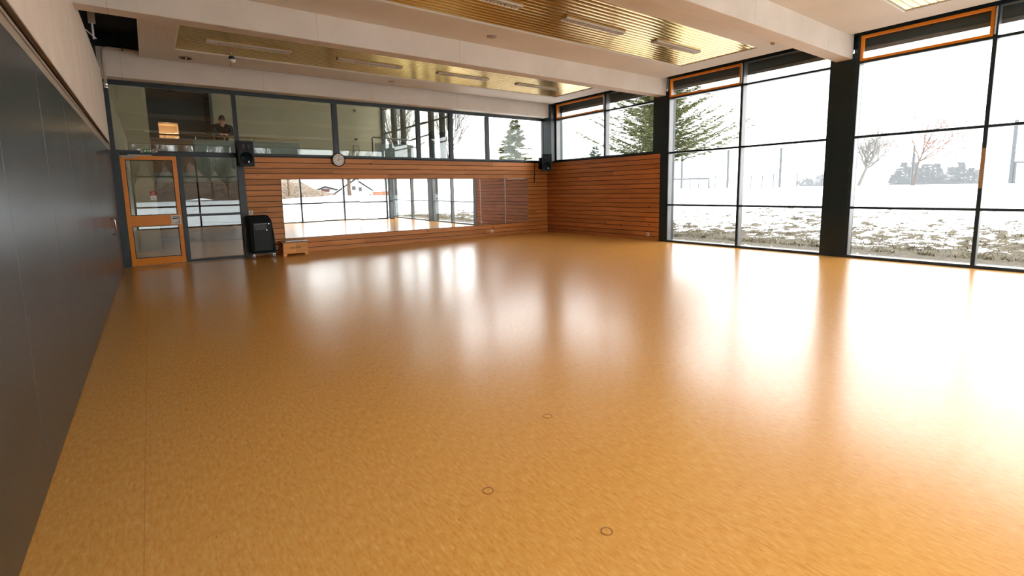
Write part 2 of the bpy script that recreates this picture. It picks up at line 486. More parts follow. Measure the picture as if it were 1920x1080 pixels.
boards(mb, 1.83, 2.585, FY, range(3, 14), 0, jt)
boards(mb, 10.155, XR, FY, range(3, 14), 0, jt)
mb.build('cladding', 'wood_x', wf)
mb = MB(); mb.box(1.83, 11.2, FY + 0.022, FY + 0.2, 0, 2.36); mb.build('backing', 'black', wf)

# right wall: larch cladding of the first bay
wr = thing('wall_right', (XR, 10.6, 0), 'right wall section clad in horizontal larch boards beside the tall windows', 'wall', None, 'structure')
mb = MB()
jr = {17: [10.6], 14: [9.4], 13: [11.3], 9: [10.2], 5: [11.0], 2: [9.6], 11: [9.9]}
boards(mb, 8.27, FY, XR, range(0, 18), 1, jr)
mb.build('cladding', 'wood_y', wr)
mb = MB(); mb.box(XR + 0.022, XR + 0.2, 8.27, FY + 0.2, 0, 2.36); mb.build('backing', 'black', wr)

# ---- beams
def beam(y0, y1, label, x1=XR + 0.02, zt=4.64):
    mb = MB(); mb.box(XL - 0.06, x1, y0, y1, ZB, zt, 0.012)
    struct('ceiling_beam', mb, 'concrete', label, 'beam', (5.2, (y0 + y1) / 2, ZB))
beam(12.58, 12.98, 'concrete beam directly over the ribbon window of the far wall', 11.0, 4.34)
struct('trim_5', MB().box(XL - 0.3, 11.2, 12.66, 13.0, 4.34, 4.62), 'concrete_dark', 'dark infill above the far beam', 'trim')
beam(8.13, 8.42, 'full-width concrete beam between the two large yellow ceiling panels')
beam(3.94, 4.23, 'concrete beam ending above the wide dark column in the window wall')
beam(-1.3, -0.95, 'concrete beam above the window wall behind the camera')

# ---- suspended ceiling: perforated boards with an opening, yellow lamellas inside
CX0, CX1 = 0.10, 10.80
YX0, YX1 = 0.63, 10.18
def ceiling_bay(y0, y1, ya, yb, name_lab, yel_lab, n, panel=True):
    mb = MB()
    if panel:
        mb.box(CX0, YX0, y0, y1, ZC, ZC + 0.03); mb.box(YX1, CX1, y0, y1, ZC, ZC + 0.03)
        mb.box(YX0, YX1, y0, ya, ZC, ZC + 0.03); mb.box(YX0, YX1, yb, y1, ZC, ZC + 0.03)
    else: mb.box(CX0, CX1, y0, y1, ZC, ZC + 0.03)
    c = thing('ceiling', (5.4, (y0 + y1) / 2, ZC), name_lab, 'ceiling', None, 'structure')
    mb.build('perforated_board', 'perf', c)
    if not panel: return
    mb = MB()
    for a, b, cc, d in ((YX0, YX1, ya, ya + 0.02), (YX0, YX1, yb - 0.02, yb), (YX0, YX0 + 0.02, ya, yb), (YX1 - 0.02, YX1, ya, yb)):
        mb.box(a, b, cc, d, ZC + 0.002, ZC + 0.09)
    mb.build('edge_trim', 'white', c)
    t = thing('ceiling_panel', (5.4, (ya + yb) / 2, ZC), yel_lab, 'ceiling panel')
    mb = MB(); k = int(round((yb - ya - 0.05) / 0.106)); w = (yb - ya - 0.05) / k
    for i in range(k):
        a = ya + 0.025 + i * w
        pr = [(a + 0.004 + (w - 0.008) * u_ / 6, ZC + 0.020 - 0.003 * math.sin(PI * u_ / 6)) for u_ in range(7)] + [(a + w - 0.004, ZC + 0.034), (a + 0.004, ZC + 0.034)]
        mb.prism(pr, 'x', YX0 + 0.022, YX1 - 0.022)
    mb.build('lamella', 'yellow', t)
    mb = MB(); mb.box(YX0 + 0.02, YX1 - 0.02, ya + 0.02, yb - 0.02, ZC + 0.036, ZC + 0.05); mb.build('backing', 'black', t)
    return t
ceiling_bay(8.42, 12.4, 9.70, 11.53, 'perforated pale ceiling boards of the farthest bay', 'glossy yellow lamella ceiling panel in the farthest bay, with four light grids', 1)
ceiling_bay(4.23, 8.13, 5.32, 7.15, 'perforated pale ceiling boards of the middle bay', 'large glossy yellow lamella ceiling panel of the middle bay, mirroring the windows', 2)
ceiling_bay(-0.6, 3.94, 1.10, 2.95, 'perforated pale ceiling boards of the nearest bay', 'yellow lamella ceiling panel of the nearest bay, only its corner in view', 3)
# strip ceiling of perforated board over far window in bay 1 ends at 12.4; dark gap follows

# ---- recessed light grids
def make_light(label):
    t = thing('ceiling_light', (0, 0, ZC), label, 'ceiling light', 'long louvred lights set in the yellow ceiling panels')
    L, W = 1.42, 0.15
    mb = MB()
    for a, b, c, d in ((0, L, -W / 2, -W / 2 + 0.008), (0, L, W / 2 - 0.008, W / 2), (0, 0.008, -W / 2, W / 2), (L - 0.008, L, -W / 2, W / 2)):
        mb.box(a, b, c, d, ZC - 0.012, ZC + 0.016)
    mb.build('frame', 'white', t)
    mb = MB()
    for i in range(1, 22):
        x = L * i / 22; mb.box(x - 0.005, x + 0.005, -W / 2 + 0.008, W / 2 - 0.008, ZC - 0.010, ZC + 0.014)
    mb.box(0.008, L - 0.008, -0.003, 0.003, ZC - 0.010, ZC + 0.014)
    mb.build('louvre', 'louvre', t)
    mb = MB(); mb.box(0.008, L - 0.008, -W / 2 + 0.008, W / 2 - 0.008, ZC + 0.0145, ZC + 0.0165); mb.build('reflector', 'white', t)
    mb = MB(); mb.tube([(0.03, -0.035, ZC + 0.005), (L - 0.03, -0.035, ZC + 0.005)], 0.008, 8); mb.build('light_tube', 'white', t, smooth=True)
    return t
lab = ['nearest the left wall', 'second from the left wall', 'third from the left wall', 'nearest the windows']
l0 = make_light('')
first = True
for by, bn, rng in ((10.6, 'farthest', range(4)), (6.22, 'middle', range(1, 4))):
    for i in rng:
        o = l0 if first else copy_tree(l0); first = False
        o.location = (1.08 + 2.31 * i, by, ZC)
        o['label'] = 'louvred light in the yellow panel of the %s bay, %s' % (bn, lab[i] if bn == 'farthest' else {1: 'cut by the picture top', 2: 'the one between two others', 3: 'nearest the windows'}[i])

# ---- small ceiling devices
def disc(x, y, r, label, mat='greyplate'):
    t = thing('ceiling_speaker', (x, y, ZC), label, 'ceiling speaker')
    MB().lathe([(r, 0), (r, -0.008), (r * 0.86, -0.014)], (x, y, ZC), 'z', 28).build('rim', mat, t, smooth=False)
    MB().lathe([(r * 0.84, -0.008), (r * 0.80, -0.016), (0.01, -0.018)], (x, y, ZC), 'z', 28).build('grille', 'greyplate', t)
disc(5.23, 7.62, 0.09, 'round flush speaker in the ceiling board of the middle bay')
disc(5.16, 11.97, 0.09, 'round flush speaker in the ceiling board above the ribbon window')
t = thing('ceiling_ventilator', (0.85, 12.05, ZC), 'round dark-slotted vent in the farthest ceiling bay near the left corner', 'ceiling vent')
MB().lathe([(0.13, 0), (0.13, -0.01), (0.115, -0.014)], (0.85, 12.05, ZC), 'z', 28).build('rim', 'greyplate', t)
mb = MB()
for k in range(-3, 4):
    h = math.sqrt(max(0, 0.1 ** 2 - (k * 0.028) ** 2)); mb.box(0.85 - h, 0.85 + h, 12.05 + k * 0.028 - 0.008, 12.05 + k * 0.028 + 0.008, ZC - 0.017, ZC - 0.0135)
mb.build('slot', 'black', t)
MB().box(0.84, 0.86, 11.94, 12.16, ZC - 0.02, ZC - 0.0135).build('bridge', 'white', t)
t = thing('smoke_detector', (10.05, 4.98, ZC), 'small white smoke detector beside the beam in the middle bay', 'smoke detector')
MB().lathe([(0.055, 0), (0.055, -0.015), (0.04, -0.02)], (10.05, 4.98, ZC), 'z', 20).build('base', 'white', t)
MB().lathe([(0.035, -0.02), (0.033, -0.045), (0.015, -0.05)], (10.05, 4.98, ZC), 'z', 20).build('sensor_head', 'greyplate', t)

# hanging device on the red cord
hx, hy = 1.46, 10.6
t = thing('hanging_sensor', (hx, hy, ZC), 'small teal and white device hanging on a red cord from the ceiling light', 'hanging device')
MB().tube([(hx, hy, ZC - 0.005), (hx, hy, 4.06)], 0.004, 6).build('red_cord', 'red', t)
MB().tube([(hx, hy, 4.06), (hx, hy, 3.995)], 0.003, 6).build('hook', 'white', t)
MB().lathe([(0.012, 4.0), (0.045, 3.985), (0.05, 3.93)], (hx, hy, 0), 'z', 20).build('cap', 'teal_dark', t, smooth=True)
MB().lathe([(0.052, 3.93), (0.055, 3.915), (0.035, 3.88), (0.01, 3.872)], (hx + 0.01, hy, 0), 'z', 20).build('dome', 'white', t, smooth=True)
MB().tube([(hx - 0.025, hy, 3.93), (hx - 0.028, hy, 3.79)], 0.004, 6).build('antenna', 'ink', t)

# ---- dark void at the left of the ceiling: wall above, pipe, bracket
t = thing('heating_pipe', (-0.45, 12.52, 3.6), 'beige pipe bending round the top left corner beneath the ceiling void', 'pipe')
pp = [(-0.47, 12.5, 3.66), (-0.47, 12.5, 4.18), (-0.465, 12.5, 4.25), (-0.44, 12.5, 4.295), (-0.39, 12.5, 4.31), (0.12, 12.5, 4.31)]
MB().tube(pp, 0.024, 12).build('pipe_run', 'pipe', t, smooth=True)
mb = MB(); mb.box(-0.17, -0.15, 12.47, 12.53, 4.27, 4.35); mb.box(-0.165, -0.155, 12.49, 12.51, 4.35, 4.62); mb.build('pipe_clamp', 'chrome', t)
mb = MB(); mb.lathe([(0.03, 3.60), (0.034, 3.61), (0.034, 3.64), (0.028, 3.66)], (-0.47, 12.5, 0), 'z', 14); mb.lathe([(0.03, 3.55), (0.034, 3.56), (0.034, 3.58), (0.028, 3.6)], (-0.47, 12.5, 0), 'z', 14)
mb.build('pipe_coupling', 'chrome', t, smooth=True)
t = thing('ceiling_bracket', (-0.43, 9.5, 3.93), 'grey steel bracket with rod in the dark ceiling void by the left wall', 'bracket')
mb = MB(); mb.box(-0.47, -0.39, 9.47, 9.53, 3.94, 4.62); mb.build('hanger_plate', 'greyplate', t)
mb = MB(); mb.tube([(-0.43, 9.5, 3.94), (-0.43, 9.5, 3.72)], 0.012, 8); mb.build('rod', 'alu_light', t)
mb = MB(); mb.tube([(-0.51, 9.5, 3.84), (-0.40, 9.5, 3.73)], 0.008, 8); mb.build('brace', 'alu_light', t)

# ================================================================== WINDOWS
def member(mb_cap, mb_body, ax, face, a0, a1, z0, z1, sgn, cap=0.03, deep=0.15, inset=0.004):
    """a bar lying in the window plane. ax 0: plane x=face, bar spans y a0..a1; ax 1: plane y=face, spans x."""
    if ax == 0:
        mb_cap.box(face, face + sgn * cap, a0, a1, z0, z1, 0.002)
        mb_body.box(face + sgn * cap, face + sgn * (cap + deep), a0 + inset, a1 - inset, z0 + inset, z1 - inset)
    else:
        mb_cap.box(a0, a1, face, face + sgn * cap, z0, z1, 0.002)
        mb_body.box(a0 + inset, a1 - inset, face + sgn * cap, face + sgn * (cap + deep), z0 + inset, z1 - inset)

def window(name, label, ax, face, sgn, edges, trans, zlo, zhi, ew=0.06, pw=0.055, tw=0.045, sash=None, glass='glass', top_w=0.06, cap=0.03, deep=0.15, ewl=None, pws=None):
    """edges: list of positions of all uprights (first and last are the frame sides)"""
    mid = (edges[0] + edges[-1]) / 2
    loc = (face, mid, zlo) if ax == 0 else (mid, face, zlo)
    t = thing(name, loc, label, 'window', None, 'structure')
    zs = [zlo] + list(trans) + [zhi]
    widths = []
    for i, e in enumerate(edges):
        if i == 0: widths.append((e, e + (ewl or ew)))
        elif i == len(edges) - 1: widths.append((e - ew, e))
        else:
            w = pws[i - 1] if pws else pw
            widths.append((e - w / 2, e + w / 2))
    c, b = MB(), MB()
    for i in (0, -1): member(c, b, ax, face, widths[i][0], widths[i][1], zlo, zhi, sgn, cap, deep)
    member(c, b, ax, face, widths[0][1], widths[-1][0], zlo, zlo + 0.05, sgn, cap, deep)
    member(c, b, ax, face, widths[0][1], widths[-1][0], zhi - top_w, zhi, sgn, cap, deep)
    c.build('frame', 'frame', t); b.build('frame_body', 'alu', t)
    for w in widths[1:-1]:
        c, b = MB(), MB(); member(c, b, ax, face, w[0], w[1], zlo + 0.05, zhi - top_w, sgn, cap, deep)
        p = c.build('mullion', 'frame', t); b.build('mullion_body', 'alu', p)
    for zt in trans:
        for w0, w1 in zip(widths[:-1], widths[1:]):
            c, b = MB(), MB(); member(c, b, ax, face, w0[1], w1[0], zt - tw / 2, zt + tw / 2, sgn, cap * 0.9, deep * 0.9)
            p = c.build('transom', 'frame', t); b.build('transom_body', 'alu', p)
    zz = [zlo + 0.05] + [z for q_ in trans for z in (q_ - tw / 2, q_ + tw / 2)] + [zhi - top_w]
    for j in range(0, len(zz), 2):
        for i, (w0, w1) in enumerate(zip(widths[:-1], widths[1:])):
            a0, a1, z0, z1 = w0[1], w1[0], zz[j], zz[j + 1]
            g = face + sgn * 0.085
            if sash is not None and j == len(zz) - 2 and i in sash:
                s = MB(); sw = 0.045
                if ax == 0:
                    for q_ in ((a0, a1, z0, z0 + sw), (a0, a1, z1 - sw, z1), (a0, a0 + sw, z0 + sw, z1 - sw), (a1 - sw, a1, z0 + sw, z1 - sw)):
                        s.box(face - sgn * 0.0, face + sgn * 0.07, q_[0], q_[1], q_[2], q_[3], 0.003)
                sp = s.build('vent_sash', 'orange', t)
                s = MB(); s.box(face - 0.03, face - 0.005, a0 - 0.03, a0 - 0.012, z0 + 0.02, z1 - 0.05, 0.003)
                s.box(face - 0.045, face - 0.028, a0 - 0.036, a0 - 0.02, z0 + 0.16, z1 - 0.02); s.build('sash_opener', 'alu_light', sp)
            p = MB()
            if ax == 0: p.box(g - 0.006, g + 0.006, a0, a1, z0, z1)
            else: p.box(a0, a1, g - 0.006, g + 0.006, z0, z1)
            p.build('glass_pane', glass, t)
    return t

window('window_1', 'tall window with four panes high and orange vent sash, next to the larch wall', 0, XR, 1, [4.27, 6.10, 8.07], [Z1, Z2, Z3], 0.0, 4.24, 0.045, 0.055, sash=[1])
window('window_2', 'tall window nearest the camera with an orange vent sash and a patched mullion', 0, XR, 1, [-0.47, 1.97, 3.86], [Z1, Z2, Z3], 0.0, 4.24, 0.045, 0.055, sash=[1])
window('window_3', 'upper window above the larch boards of the right wall', 0, XR, 1, [8.47, 10.26, 12.46], [Z3], 2.355, 4.24, 0.05, 0.07, sash=[1])
window('window_4', 'window wall behind the camera, seen in the mirrors', 1, YB, -1, [XL, 1.87, 4.07, 6.27, 8.47, 10.95], [Z1, Z2], 0.0, ZB, 0.07, 0.07, tw=0.07)
MB().box(XR - 0.004, XR + 0.001, 1.945, 1.995, 1.33, 1.98).build('mullion_patch', plain('brown_patch', srgb(140, 104, 62), 0.6), bpy.data.objects['window_2'])

def column(y0, y1, label, z0=0.0, x0=XR - 0.004, x1=XR + 0.34, z1=ZB + 0.1):
    mb = MB(); mb.box(x0, x1, y0, y1, z0, z1, 0.003)
    o = struct('steel_column', mb, 'frame', label, 'column', ((x0 + x1) / 2, (y0 + y1) / 2, z0))
    mb = MB()
    for s_ in (y0 + 0.018, y1 - 0.018):
        for k in range(int((z1 - max(z0, 0)) / 0.31)):
            z = max(z0, 0) + 0.16 + 0.31 * k
            mb.lathe([(0.006, 0), (0.005, -0.003)], (x0, s_, z), 'x', 8)
    mb.build('screw', 'chrome', o)
    return o
column(3.86, 4.27, 'wide dark steel column between the two tall windows')
column(8.275, 8.47, 'dark steel column standing above the edge of the larch boards', 2.345)
column(8.07, 8.275, 'dark steel column strip between the larch boards and the tall window')
column(-1.1, -0.47, 'dark corner column behind the camera, seen in the mirrors')
mb = MB(); mb.box(10.83, 11.34, 12.46, 13.0, 2.355, 4.2, 0.003)
struct('corner_post', mb, 'frame', 'dark corner post where the ribbon window meets the right wall', 'column', (11.05, 12.8, 2.36))

# dark external blind boxes over the tall windows
def blind(y0, y1, label):
    t = thing('blind_box', (11.35, (y0 + y1) / 2, 3.98), label, 'blind box')
    MB().box(11.26, 11.52, y0, y1, 4.02, 4.6, 0.01).build('casing', 'teal_dark', t)
    MB().box(11.30, 11.33, y0 + 0.03, y1 - 0.03, 3.95, 4.02).build('bottom_rail', 'alu', t)
blind(4.1, 8.2, 'dark external blind box above the tall window next to the larch wall')
blind(-0.47, 4.05, 'dark external blind box above the tall window nearest the camera')
blind(8.3, 12.9, 'dark external blind box above the upper corner window')

# roof infill above window heads
mb = MB(); mb.box(XR, XR + 0.2, -1.3, 13.1, 4.24, 4.62)
struct('trim_1', mb, 'black', 'dark fascia strip above the heads of the side windows', 'trim')

# sill trims along the floor
mb = MB(); mb.box(XR - 0.02, XR + 0.0, -0.47, 8.27, 0.0, 0.035); struct('baseboard_right', mb, 'frame', 'low dark sill strip along the tall windows', 'baseboard')

# ---- far wall ribbon window, door and side light
window('window_5', 'ribbon window above the larch boards and mirrors of the far wall', 1, YF - 0.02, 1,
       [XL, 1.735, 3.97, 6.27, 7.32, 8.60, 10.9], [], 2.36, ZB, 0.08, 0.1, glass='glass_inner', top_w=0.09, deep=0.06, pws=[0.09, 0.13, 0.12, 0.13, 0.13])
for c_ in kids(bpy.data.objects['window_5']):
    if c_.name.startswith('glass_pane') and sum(v.co.x for v in c_.data.vertices) / 8 + c_.parent.location.x > 7.3:
        c_.data.materials[0] = M['glass']
window('window_6', 'glazed side light between the orange door and the larch boards', 1, YF - 0.02, 1, [0.555, 1.83], [1.03], 0.0, 2.36, 0.14, glass='glass_inner', deep=0.06, tw=0.05, ewl=0.085)
mb = MB(); mb.box(XL, -0.415, YF - 0.02, YF + 0.1, 0, 2.36); struct('trim_2', mb, 'frame', 'black post between the dark wall and the orange door', 'trim')
mb = MB(); mb.box(-0.41, 0.56, YF + 0.0, YF + 0.08, 2.31, 2.36); struct('trim_3', mb, 'frame', 'dark door head above the orange door', 'trim')
mb = MB(); mb.box(-0.415, 1.83, YF - 0.07, YF - 0.02, 0.0, 0.006); struct('trim_4', mb, 'greyplate', 'thin metal threshold in front of the orange door', 'trim')

dr = thing('door_1', (0.07, YF, 0), 'orange framed glass door in the far left corner of the hall', 'door', None, 'structure')
D0, D1, DY0, DY1 = -0.405, 0.545, YF - 0.03, YF + 0.03
mb = MB()
for a, b, c, d in ((D0, D0 + 0.075, 0.012, 2.30), (D1 - 0.075, D1, 0.012, 2.30), (D0 + 0.075, D1 - 0.075, 2.215, 2.30), (D0 + 0.075, D1 - 0.075, 0.84, 1.065), (D0 + 0.075, D1 - 0.075, 0.012, 0.165)):
    mb.box(a, b, DY0, DY1, c, d, 0.003)
mb.build('door_frame', 'orange', dr)
mb = MB()
for c, d in ((1.065, 2.215), (0.165, 0.84)):
    for (a, b, e, f) in ((D0 + 0.075, D1 - 0.075, c, c + 0.012), (D0 + 0.075, D1 - 0.075, d - 0.012, d), (D0 + 0.075, D0 + 0.087, c, d), (D1 - 0.087, D1 - 0.075, c, d)):
        mb.box(a, b, DY0 + 0.008, DY1 - 0.008, e, f)
mb.build('glazing_bead', 'black', dr)
for c, d in ((1.077, 2.203), (0.177, 0.828)):
    MB().box(D0 + 0.087, D1 - 0.087, YF - 0.006, YF + 0.006, c, d).build('glass_pane', 'glass_inner', dr)
lp = MB().box(0.345, 0.515, DY0 - 0.006, DY0, 0.855, 1.05, 0.003).build('lock_plate', 'white', dr)
mb = MB(); mb.box(0.37, 0.495, DY0 - 0.012, DY0 - 0.006, 0.875, 0.885); mb.box(0.37, 0.495, DY0 - 0.012, DY0 - 0.006, 1.02, 1.03)
mb.box(0.488, 0.496, DY0 - 0.012, DY0 - 0.006, 0.88, 1.025); mb.build('plate_recess', 'ink', lp)
mb = MB(); mb.tube([(0.47, DY0 - 0.006, 0.985), (0.47, DY0 - 0.05, 0.985), (0.44, DY0 - 0.055, 0.985), (0.375, DY0 - 0.055, 0.98)], 0.009, 8); mb.build('door_handle', 'ink', lp, smooth=True)
MB().lathe([(0.009, 0), (0.009, -0.004)], (0.47, DY0 - 0.006, 0.91), 'y', 12).build('keyhole', 'ink', lp)
cl = MB().box(-0.385, -0.14, DY0 - 0.05, DY0, 2.245, 2.29, 0.004).build('door_closer', 'greyplate', dr)
MB().box(-0.27, 0.13, DY0 - 0.04, DY0 - 0.025, 2.302, 2.318).build('closer_arm', 'alu_light', cl)
# red and white notice on the glass
t = thing('door_sticker', (0.08, YF - 0.008, 1.36), 'small red and white notice stuck on the upper glass of the orange door', 'sticker')
MB().box(0.03, 0.135, YF - 0.0085, YF - 0.0065, 1.38, 1.565).build('paper', 'white', t)
MB().box(0.03, 0.135, YF - 0.0095, YF - 0.0085, 1.475, 1.565).build('red_field', 'red', t)
mb = MB(); mb.lathe([(0.028, 0), (0.028, -0.001), (0.018, -0.001), (0.018, 0)], (0.082, YF - 0.0096, 1.52), 'y', 20); mb.build('ring_symbol', 'white', t)
mb = MB(); mb.box(0.07, 0.076, YF - 0.0095, YF - 0.0085, 1.40, 1.445); mb.box(0.085, 0.11, YF - 0.0095, YF - 0.0085, 1.405, 1.415); mb.build('small_print', 'ink', t)
# exit sign with its two lamps and detector
t = thing('exit_sign', (0.08, YF - 0.05, 2.34), 'green exit sign with white arrow and running figure above the orange door', 'exit sign')
ez = 2.365; ey = YF - 0.024
MB().box(-0.015, 0.135, ey - 0.03, ey, ez, ez + 0.075, 0.002).build('sign_panel', 'green', t)
mb = MB(); fy = ey - 0.0315
mb.prism([(0.0, ez + 0.022), (0.035, ez + 0.06), (0.045, ez + 0.052), (0.03, ez + 0.035), (0.05, ez + 0.030), (0.05, ez + 0.02)], 'y', fy, ey - 0.03)
mb.prism([(0.06, ez + 0.02), (0.072, ez + 0.022), (0.08, ez + 0.04), (0.092, ez + 0.02), (0.102, ez + 0.025), (0.085, ez + 0.055), (0.072, ez + 0.05)], 'y', fy, ey - 0.03)
mb.box(0.11, 0.128, fy, ey - 0.03, ez + 0.012, ez + 0.062)
mb.build('running_figure', 'white', t)
for xx in (-0.055, 0.145):
    MB().box(xx, xx + 0.04, ey - 0.035, ey, ez - 0.004, ez + 0.078, 0.003).build('emergency_lamp', 'greyplate', t)
t = thing('motion_detector', (0.215, ey, 2.385), 'round white detector knob right of the exit sign', 'detector')
MB().lathe([(0.02, 0), (0.02, -0.012), (0.013, -0.025), (0.003, -0.03)], (0.215, ey, 2.393), 'y', 16).build('dome', 'white', t, smooth=True)

# ================================================================== MIRRORS
mx = [2.59 + 0.9456 * i for i in range(9)]
mlab = ['leftmost wall mirror, directly behind the wooden box', 'second wall mirror from the left, showing two snowy houses', 'third wall mirror from the left, between house view and window corner',
        'fourth wall mirror from the left, showing the corner column', 'fifth wall mirror from the left, showing the tall side windows', 'sixth wall mirror from the left, showing the last tall window pane',
        'second wall mirror from the right, reflecting larch boards', 'rightmost wall mirror, reflecting only larch boards']
rnd = random.Random(4)
for i in range(8):
    a, b = mx[i] + 0.0025, mx[i + 1] - 0.0025
    xm = (a + b) / 2
    t = thing('wall_mirror', (xm, FY, 0.375), mlab[i], 'mirror', 'row of wall mirrors set into the larch boards')
    mb = MB(); mb.box(a, b, FY - 0.008, FY - 0.002, 0.377, 1.806, 0.0015); g = mb.build('mirror_glass', 'mirror', t)
    MB().box(a, b, FY - 0.002, FY + 0.021, 0.377, 1.806).build('backing_board', 'frame', t)
    t.rotation_euler = (R(rnd.uniform(-0.12, 0.12)), 0, R(rnd.uniform(-0.10, 0.10)))

# ================================================================== OBJECTS ON THE FAR WALL
# clock
cx_, cz_, cyf = 3.99, 2.295, FY
t = thing('wall_clock', (cx_, cyf, cz_), 'round white wall clock with black rim and numerals over the mirrors', 'clock')
MB().lathe([(0.165, 0), (0.17, -0.02), (0.168, -0.05), (0.150, -0.055), (0.148, -0.035)], (cx_, cyf, cz_), 'y', 48).build('rim', 'ink', t, smooth=False)
MB().lathe([(0.150, -0.030), (0.150, -0.038)], (cx_, cyf, cz_), 'y', 48).build('dial', 'white', t)
for h in range(1, 13):
    me = text_mesh(str(h), 0.042, 0.001)
    a = R(90 - 30 * h)
    me.transform(Matrix.Translation((cx_ + 0.115 * math.cos(a), cyf - 0.040, cz_ + 0.115 * math.sin(a))) @ Matrix.Rotation(R(90), 4, 'X'))
    mb = MB(); mb.mesh(me); bpy.data.meshes.remove(me); mb.build('numeral', 'ink', t)
def hand(name, ang, l, tail, w, yy):
    a = R(90 - ang); d = Vector((math.cos(a), 0, math.sin(a))); n = Vector((-d.z, 0, d.x)); c = Vector((cx_, yy, cz_))
    mb = MB(); P4 = [c - d * tail - n * w, c + d * l - n * w * 0.6, c + d * l + n * w * 0.6, c - d * tail + n * w]
    A = [mb.bm.verts.new(p) for p in P4]; B = [mb.bm.verts.new(p + Vector((0, 0.0015, 0))) for p in P4]
    mb.bm.faces.new(A); mb.bm.faces.new(B[::-1])
    for i in range(4): mb.bm.faces.new((A[i], B[i], B[(i + 1) % 4], A[(i + 1) % 4]))
    mb.build(name, 'ink', t)
hand('hour_hand', 72, 0.085, 0.04, 0.005, cyf - 0.043)
hand('minute_hand', 1, 0.115, 0.03, 0.0035, cyf - 0.046)
hand('second_hand', 72, 0.10, 0.0, 0.0015, cyf - 0.049)

# loudspeakers
def loudspeaker(x, y, z0, rz, label, W=0.33, Hh=0.56, D=0.30):
    t = thing('loudspeaker', (0, 0, 0), label, 'loudspeaker')
    mb = MB(); w = W / 2
    mb.prism([(-w, 0), (w, 0), (w * 0.62, D), (-w * 0.62, D)], 'z', 0, Hh)
    b = mb.build('cabinet', 'black', t)
    bv = b.modifiers.new('b', 'BEVEL'); bv.width = 0.015; bv.segments = 3
    MB().lathe([(0.128, -0.002), (0.132, -0.012), (0.118, -0.014), (0.10, 0.004), (0.03, 0.02), (0.02, 0.014)], (0, 0, 0.19), 'y', 40).build('woofer', 'cloth_black', t, smooth=True)
    mb = MB(); mb.prism([(-0.11, 0.37), (0.11, 0.37), (0.11, 0.51), (-0.11, 0.51)], 'y', -0.006, 0.004); h = mb.build('horn', 'cloth_black', t)
    mb = MB(); mb.box(-0.09, -0.015, -0.0075, -0.006, 0.385, 0.495); mb.box(0.015, 0.09, -0.0075, -0.006, 0.385, 0.495); mb.build('horn_mouth', 'ink', h)
    MB().box(0.025, 0.055, -0.016, -0.012, 0.085, 0.125, 0.002).build('badge', 'white', t)
    t.location = (x, y, z0); t.rotation_euler = (R(4), 0, rz)
    return t
def attach(o, p):
    o.parent = p; o.matrix_parent_inverse = (Matrix.Translation(p.location) @ p.rotation_euler.to_matrix().to_4x4()).inverted(); return o
sp_ = loudspeaker(1.83, 12.42, 2.08, R(8), 'black loudspeaker mounted on the wall post above the black trolley')
mb = MB(); mb.box(1.72, 1.86, 12.80, 12.8805, 2.15, 2.55); mb.tube([(1.80, 12.82, 2.35), (1.84, 12.64, 2.35)], 0.02, 8)
attach(mb.build('wall_bracket', 'black', None, (1.79, 12.86, 2.2)), sp_)
sp_ = loudspeaker(10.60, 12.42, 2.03, R(-32), 'black loudspeaker hung in the far right corner beside the ribbon window')
mb = MB(); mb.box(10.62, 10.76, 12.80, 12.8805, 2.12, 2.5); mb.tube([(10.70, 12.82, 2.3), (10.66, 12.62, 2.3)], 0.02, 8)
attach(mb.build('wall_bracket', 'black', None, (10.7, 12.86, 2.2)), sp_)
mb = MB(); mb.tube([(10.44, 12.86, 2.32), (10.43, 12.862, 2.0), (10.42, 12.865, 1.70)], 0.014, 8)
tag(mb.build('speaker_cable', 'ink', None, (10.43, 12.86, 1.7), smooth=True), 'short black cable hanging below the corner loudspeaker', 'cable')

# sockets and switch
def socket(name, loc, ax, label, cat='socket'):
    x, y, z = loc; t = thing(name, loc, label, cat)
    if ax == 1:
        MB().box(x - 0.045, x + 0.045, y - 0.012, y, z, z + 0.09, 0.004).build('plate', 'white', t)
        MB().lathe([(0.022, 0.0), (0.024, -0.004), (0.019, -0.004)], (x, y - 0.012, z + 0.045), 'y', 20).build('outlet', 'greyplate', t)
    else:
        MB().box(x - 0.012, x, y - 0.045, y + 0.045, z, z + 0.09, 0.004).build('plate', 'white', t)
        MB().lathe([(0.022, 0.0), (0.024, -0.004), (0.019, -0.004)], (x - 0.012, y, z + 0.045), 'x', 20).build('outlet', 'greyplate', t)
socket('wall_socket', (8.68, FY, 0.12), 1, 'white wall socket low on the larch boards under the right mirrors')
socket('wall_socket', (2.37, FY, 0.13), 1, 'white wall socket between the black trolley and the wooden box')
socket('wall_socket', (XR, 8.63, 0.12), 0, 'white wall socket low on the right larch wall near the tall window')
t = socket('light_switch', (1.89, FY, 0.995), 1, 'cream switch plate on the larch boards just over the black trolley', 'switch')
mb = MB(); mb.tube([(8.25, FY - 0.016, 0.44), (8.25, FY - 0.03, 0.40), (8.26, FY - 0.016, 0.37)], 0.009, 8)
tag(mb.build('mirror_clip', 'chrome', None, (8.25, FY, 0.37), smooth=True), 'small bright clip at the foot of a mirror seam', 'clip')
mb = MB(); mb.tube([(1.745, 12.85, 0.72), (1.735, 12.83, 0.55), (1.715, 12.80, 0.35), (1.70, 12.78, 0.18), (1.72, 12.76, 0.06), (1.78, 12.74, 0.008)], 0.007, 8)
tag(mb.build('power_cable', 'greyplate', None, (1.74, 12.82, 0.0), smooth=True), 'grey cable hanging against the post between side light and trolley', 'cable')
